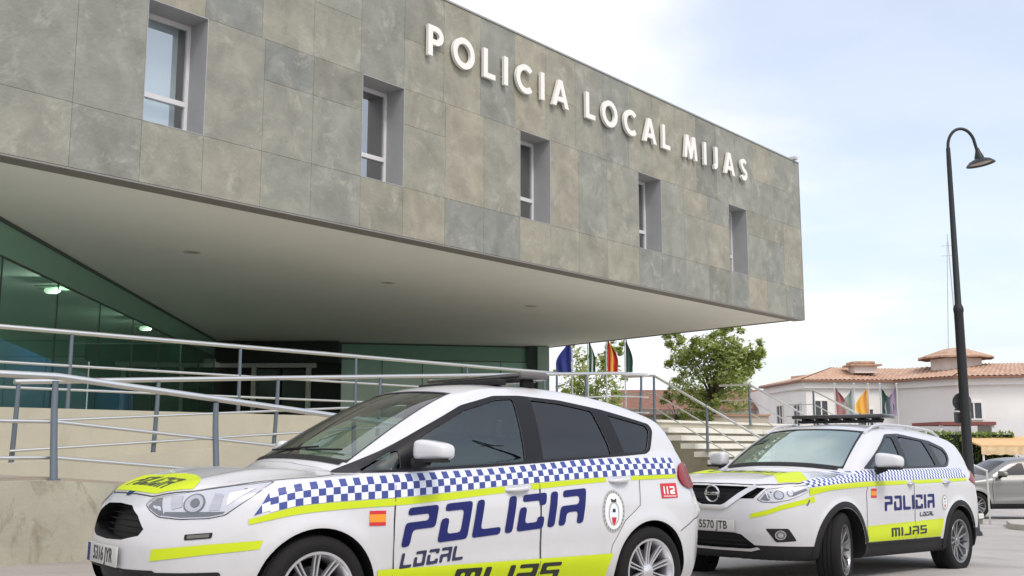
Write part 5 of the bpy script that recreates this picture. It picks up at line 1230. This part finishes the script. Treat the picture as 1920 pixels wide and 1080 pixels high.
# awning and lower structures at the right
mb = MB(); mb.box((18.3, 45.0, CZ + .86), (20.7, 48.2, CZ + 1.0)); o_ = mb.build('carport_roof', mat('dull_red_edge', (.22, .07, .06), .8), smooth=False); 
for x in (18.4, 20.6): q = MB(); q.box((x - .06, 45.1, gz(19, 45)), (x + .06, 45.22, CZ + .86)); q.build('post', HFR, o_, smooth=False)
tag(o_, 'flat dark red roofed carport against the white house, over the dark hedge', 'carport')
mb = MB(); mb.box((20.72, 45.6, gz(21, 45)), (24.2, 46.9, CZ + 1.02)); w_tag(mb.build('garden_wall', mat('white_wall', (.66, .66, .66), .8), smooth=False), 'white block wall standing behind the orange awning', 'wall')
AW = mat('orange_awning', (.62, .40, .20), .8, var=.12, vscale=4); AW2 = mat('pale_awning_front', (.62, .47, .28), .8, var=.2, vscale=6)
aw = empty('awning', (0, 0, 0), label='orange and cream awning above the silver parked car', cat='awning')
mb = MB(); mb.add([(18.2, 41.0, CZ - .0), (27.5, 41.0, CZ), (27.5, 43.0, CZ + .36), (18.2, 43.0, CZ + .36), (18.2, 41.0, CZ - .06), (27.5, 41.0, CZ - .06), (27.5, 43.0, CZ + .30), (18.2, 43.0, CZ + .30)], [(0, 1, 2, 3), (7, 6, 5, 4), (0, 4, 5, 1), (1, 5, 6, 2), (2, 6, 7, 3), (3, 7, 4, 0)]); mb.build('canopy', AW, aw, smooth=False)
mb = MB(); k = 40; V = []
for i in range(k + 1): x = 18.2 + 9.3 * i / k; yy = 40.98 - .03 * (i % 2); V += [(x, yy, CZ - .05), (x, yy, CZ - .34 - .04 * (i % 2))]
mb.add(V, [(2 * i, 2 * i + 1, 2 * i + 3, 2 * i + 2) for i in range(k)]); mb.build('valance', AW2, aw, smooth=False, fix=False)
for x in (18.3, 22.9, 27.4): q = MB(); q.tube([(x, 41.05, gz(x, 41)), (x, 41.05, CZ - .06)], .04, 8); q.build('awning_post', HFR, aw)
def hedge(name, x0, x1, y0, y1, z0, z1, n, seed, lab):
    rg = random.Random(seed); mb = MB()
    for i in range(n):
        p = Vector((x0 + rg.random() * (x1 - x0), y0 + rg.random() * (y1 - y0), z0 + rg.random() ** .8 * (z1 - z0))); s = .10 * (.5 + rg.random())
        u = Vector((rg.gauss(0, 1), rg.gauss(0, 1), rg.gauss(0, 1))).normalized(); v = u.cross(Vector((0, .3, 1))).normalized()
        mb.add([p - u * s, p + v * s * .5, p + u * s, p - v * s * .5], [(0, 1, 2, 3)], 1 if rg.random() < .15 else 0)
    root = empty(name, (0, 0, 0), label=lab, cat='hedge'); mb.build('foliage', [LEAF[2], LEAF[0]], root, smooth=False, fix=False)
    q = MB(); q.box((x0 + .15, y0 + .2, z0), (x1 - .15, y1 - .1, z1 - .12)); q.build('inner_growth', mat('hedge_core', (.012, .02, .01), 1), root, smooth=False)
hedge('hedge', 16.4, 20.4, 42.5, 43.6, gz(18, 42), CZ + .55, 3800, 3, 'dark green hedge under the carport, behind the tall police car')
# brown roofed building further back
R2 = empty('brown_roofed_house', (0, 0, 0), label='low house with dull brown tiled roof behind the leafy tree', cat='house')
mb = MB(); mb.box((6.5, 60, zg), (17.5, 66, CZ + 2.0)); mb.build('wall', HP, R2, smooth=False)
mb = MB(); mb.add([(6, 59.4, CZ + 2.0), (18, 59.4, CZ + 2.0), (18, 63, CZ + 3.3), (6, 63, CZ + 3.3), (18, 66.6, CZ + 2.0), (6, 66.6, CZ + 2.0)], [(0, 1, 2, 3), (3, 2, 4, 5), (0, 3, 5), (1, 4, 2), (0, 5, 4, 1)]); mb.build('tiled_roof', mat('brown_tiles', (.20, .10, .07), .9, var=.3, vscale=5), R2, smooth=False)

# ---- street lamps ----------------------------------------------------
LM = mat('black_cast_iron', (.02, .022, .024), .45, metal=.3)
def lamp(x, y, ztop, lab, signs=True, ang=0, sd=1):
    zb_ = gz(x, y); root = empty('street_lamp', (x, y, zb_), (0, 0, ang), label=lab, cat='street lamp', group=None); h = ztop - zb_
    z1 = CZ + 2.62 - zb_
    mb = MB(); mb.lathe([(0, 0), (.17, 0), (.17, .05), (.13, .10), (.115, .6), (.095, .7), (.085, z1 - .1), (.095, z1 - .06), (.095, z1), (.062, z1 + .08), (.045, h - .75), (.04, h - .45)], 20); pts = [(0, 0, h - .47)]
    cx, r_ = .27, .27
    pts += [(cx - r_ * math.cos(a), 0, h - .42 + .37 * math.sin(a)) for a in np.linspace(0, math.pi * .86, 16)]
    pts += [(cx + .30, 0, h - .50)]
    mb.tube(pts, [.038] + [.03] * 17, 12); mb.build('pole', LM, root, sharp=40)
    rt_ = Matrix.Rotation(R(-9), 3, 'Y'); c = Vector((cx + .31, 0, h - .50)); tr = lambda a, b, z: tuple(c + rt_ @ Vector((a, b, z)))
    mb = MB(); mb.lathe([(0, .06), (.035, .05), (.05, -.02), (.085, -.12), (.09, -.16), (.115, -.17), (.20, -.205), (.265, -.265), (.275, -.285), (.26, -.28), (.19, -.225), (.08, -.18), (.0, -.18)], 32, 0, tr)
    sh = mb.build('lamp_shade', LM, root, sharp=40)
    mb = MB(); mb.lathe([(0, -.285), (.10, -.275), (.235, -.25), (.20, -.225), (0, -.20)], 28, 0, tr); mb.build('lamp_glass', mat('lamp_diffuser', (.42, .36, .30), .4), sh)
    return root
lamp(8.62, 20.0, CZ + 6.255, 'tall black swan neck street lamp rising behind the tall police car')
lamp(12.1, 4.75, CZ + 6.255, 'black street lamp mirrored in the front door glass of the nearest police car')
# round and square sign backs on the lamp post
sg = empty('road_sign', (8.60, 20.13, CZ + .82), label='grey backs of a round sign and a square plate fixed to the street lamp', cat='road sign')
SBK = mat('sign_back_grey', (.10, .105, .11), .5, metal=.3)
mb = MB(); tr = lambda x, y, h: (x + .03, .0 + h, y + .0)
mb.lathe([(0, 0), (.175, 0), (.18, -.01), (.18, .014), (.17, .01), (0, .008)], 36, 0, lambda x, y, h: (x + .03, -.0 + h, y)); mb.build('round_sign', SBK, sg)
mb = MB(); mb.box((-.14, -.012, -.40), (.19, .012, -.19), 0, None, .008); mb.build('square_plate', SBK, sg)
mb = MB(); mb.box((-.13, -.03, -.02), (.15, -.012, .02)); mb.box((-.13, -.03, -.16), (.15, -.012, -.13)); mb.build('sign_clamp', SBK, sg)
# thin barrier beside the silver car
bar = empty('barrier', (11.2, 25.0, gz(11.2, 25)), label='thin steel barrier with a sloping rail next to the silver parked car', cat='barrier')
mb = MB(); mb.tube([(0, 0, .0), (0, 0, 1.28)], .022, 8); mb.build('post', STEEL, bar); mb = MB(); mb.tube([(0, 0, 1.25), (-1.3, -.2, 1.80)], .022, 8); mb.build('rail', STEEL, bar)
# dry weeds on the island
rg = random.Random(3); mb = MB()
for i in range(260):
    a = rg.random() * 6.28; r_ = rg.random() * .25; x, y = 12.35 + r_ * math.cos(a) * 1.6, 24.2 + r_ * math.sin(a); hh = .06 + .12 * rg.random(); z = gz(x, y) + .118
    mb.add([(x, y, z), (x + .012, y, z), (x + rg.gauss(0, .04), y + rg.gauss(0, .04), z + hh)], [(0, 1, 2)])
tag(mb.build('weeds', mat('dry_weeds', (.16, .15, .06), .9), smooth=False, fix=False), kind='stuff')

# ---- unseen hill ring added behind the camera as dark horizon for window reflections --------------------
mb = MB(); V = []; k = 90; rg = random.Random(8)
for i in range(k + 1):
    a = R(175 + 190 * i / k); h = 14 + 9 * math.sin(i * .23) + 6 * math.sin(i * .61 + 1) + 2.5 * rg.random()
    for r_, z in ((300, -3), (345, h * .6), (400, h), (520, -3)): V.append((r_ * math.cos(a), r_ * math.sin(a), z))
mb.add(V, [(4 * i + j, 4 * i + j + 1, 4 * i + j + 5, 4 * i + j + 4) for i in range(k) for j in range(3)])
tag(mb.build('reflection_hills', mat('reflection_hill_scrub', (.07, .09, .06), .95, var=.3, vscale=.05), sharp=0), kind='structure')

# ---- the silver parked car ------------------------------------------
def build_silver():
    global WHITE
    root = empty('parked_car', (11.75, 30.0, gz(12.5, 30) + .02), (0, 0, R(5)), label='silver hatchback parked at the right edge of the picture, below the awning', cat='car')
    c = Car(S2, root, None); GP = mat('silver_paint', (.25, .25, .245), .35, metal=.5, coat=.5)
    panes = [[(1.66, 1.165), (2.43, 1.185), (2.405, 1.50), (2.28, 1.497), (1.98, 1.345)], [(2.555, 1.19), (3.30, 1.21), (3.16, 1.482), (2.60, 1.515)], [(3.45, 1.218), (3.60, 1.225), (3.72, 1.34), (3.66, 1.395), (3.32, 1.46)]]
    c.body('body', [], [], [], GP, BLK, True, None, (BLK, lambda x, y, z: z < .405, [((0, 0, .405), (0, 0, 1))]), (16, 60, 110))
    for k in ('near', 'far'):
        sd = -1 if k == 'near' else 1
        for p in panes: c.drape('side_window', k, [rnd(p, .02)], GL_P, .004)
        for line in ([(1.41, .42), (1.395, .9), (1.47, 1.14)], [(2.4825, .42), (2.4825, 1.155)], [(3.47, .86), (3.50, 1.18)]): c.drape('door_seam', k, [stroke(line, .012)], SEAM, .003)
        for hx in ((2.30, 2.44, 1.0), (3.2, 3.38, 1.02)): handle(c, root, k, *hx, GP)
        c.drape('headlight', (sd, 45), [rnd([(.375, .835), (.47, .93), (.80, .965), (.95, .985), (.80, .885), (.52, .81)], .01)], SILV, .003)
        c.drape('tail_light', k, [rnd([(4.05, 1.04), (4.35, .98), (4.52, .98), (4.55, 1.10), (4.3, 1.16)], .03)], RLAMP, .008)
    f = lambda y: 1.22 + .24 * y * y; g_ = lambda y: 1.93 + .26 * y * y; ys = np.linspace(-1, 1, 11)
    c.drape('windscreen', 'top', [[(f(y * .68), y * .68) for y in ys] + [(g_(y * .555), y * .555) for y in ys[::-1]]], GL_P, .004)
    c.drape('rear_window', 'rear', [rnd([(-.52, 1.16), (.52, 1.16), (.50, 1.44), (-.50, 1.44)], .05)], GL_P, .003)
    mirrors(c, 1.62, 1.04, 1.215, .085, .125, .075, GP, BLK)
    for x in S2.hubs:
        for nr in (True, False): wheel(root, x, (-1 if nr else 1) * (.895 - .1125), .362, nr, .362, .238, .225, 2)
build_silver()
import time; t0 = time.time(); build_carrier(); print('car1', time.time() - t0); t0 = time.time(); build_suv(); print('car2', time.time() - t0)
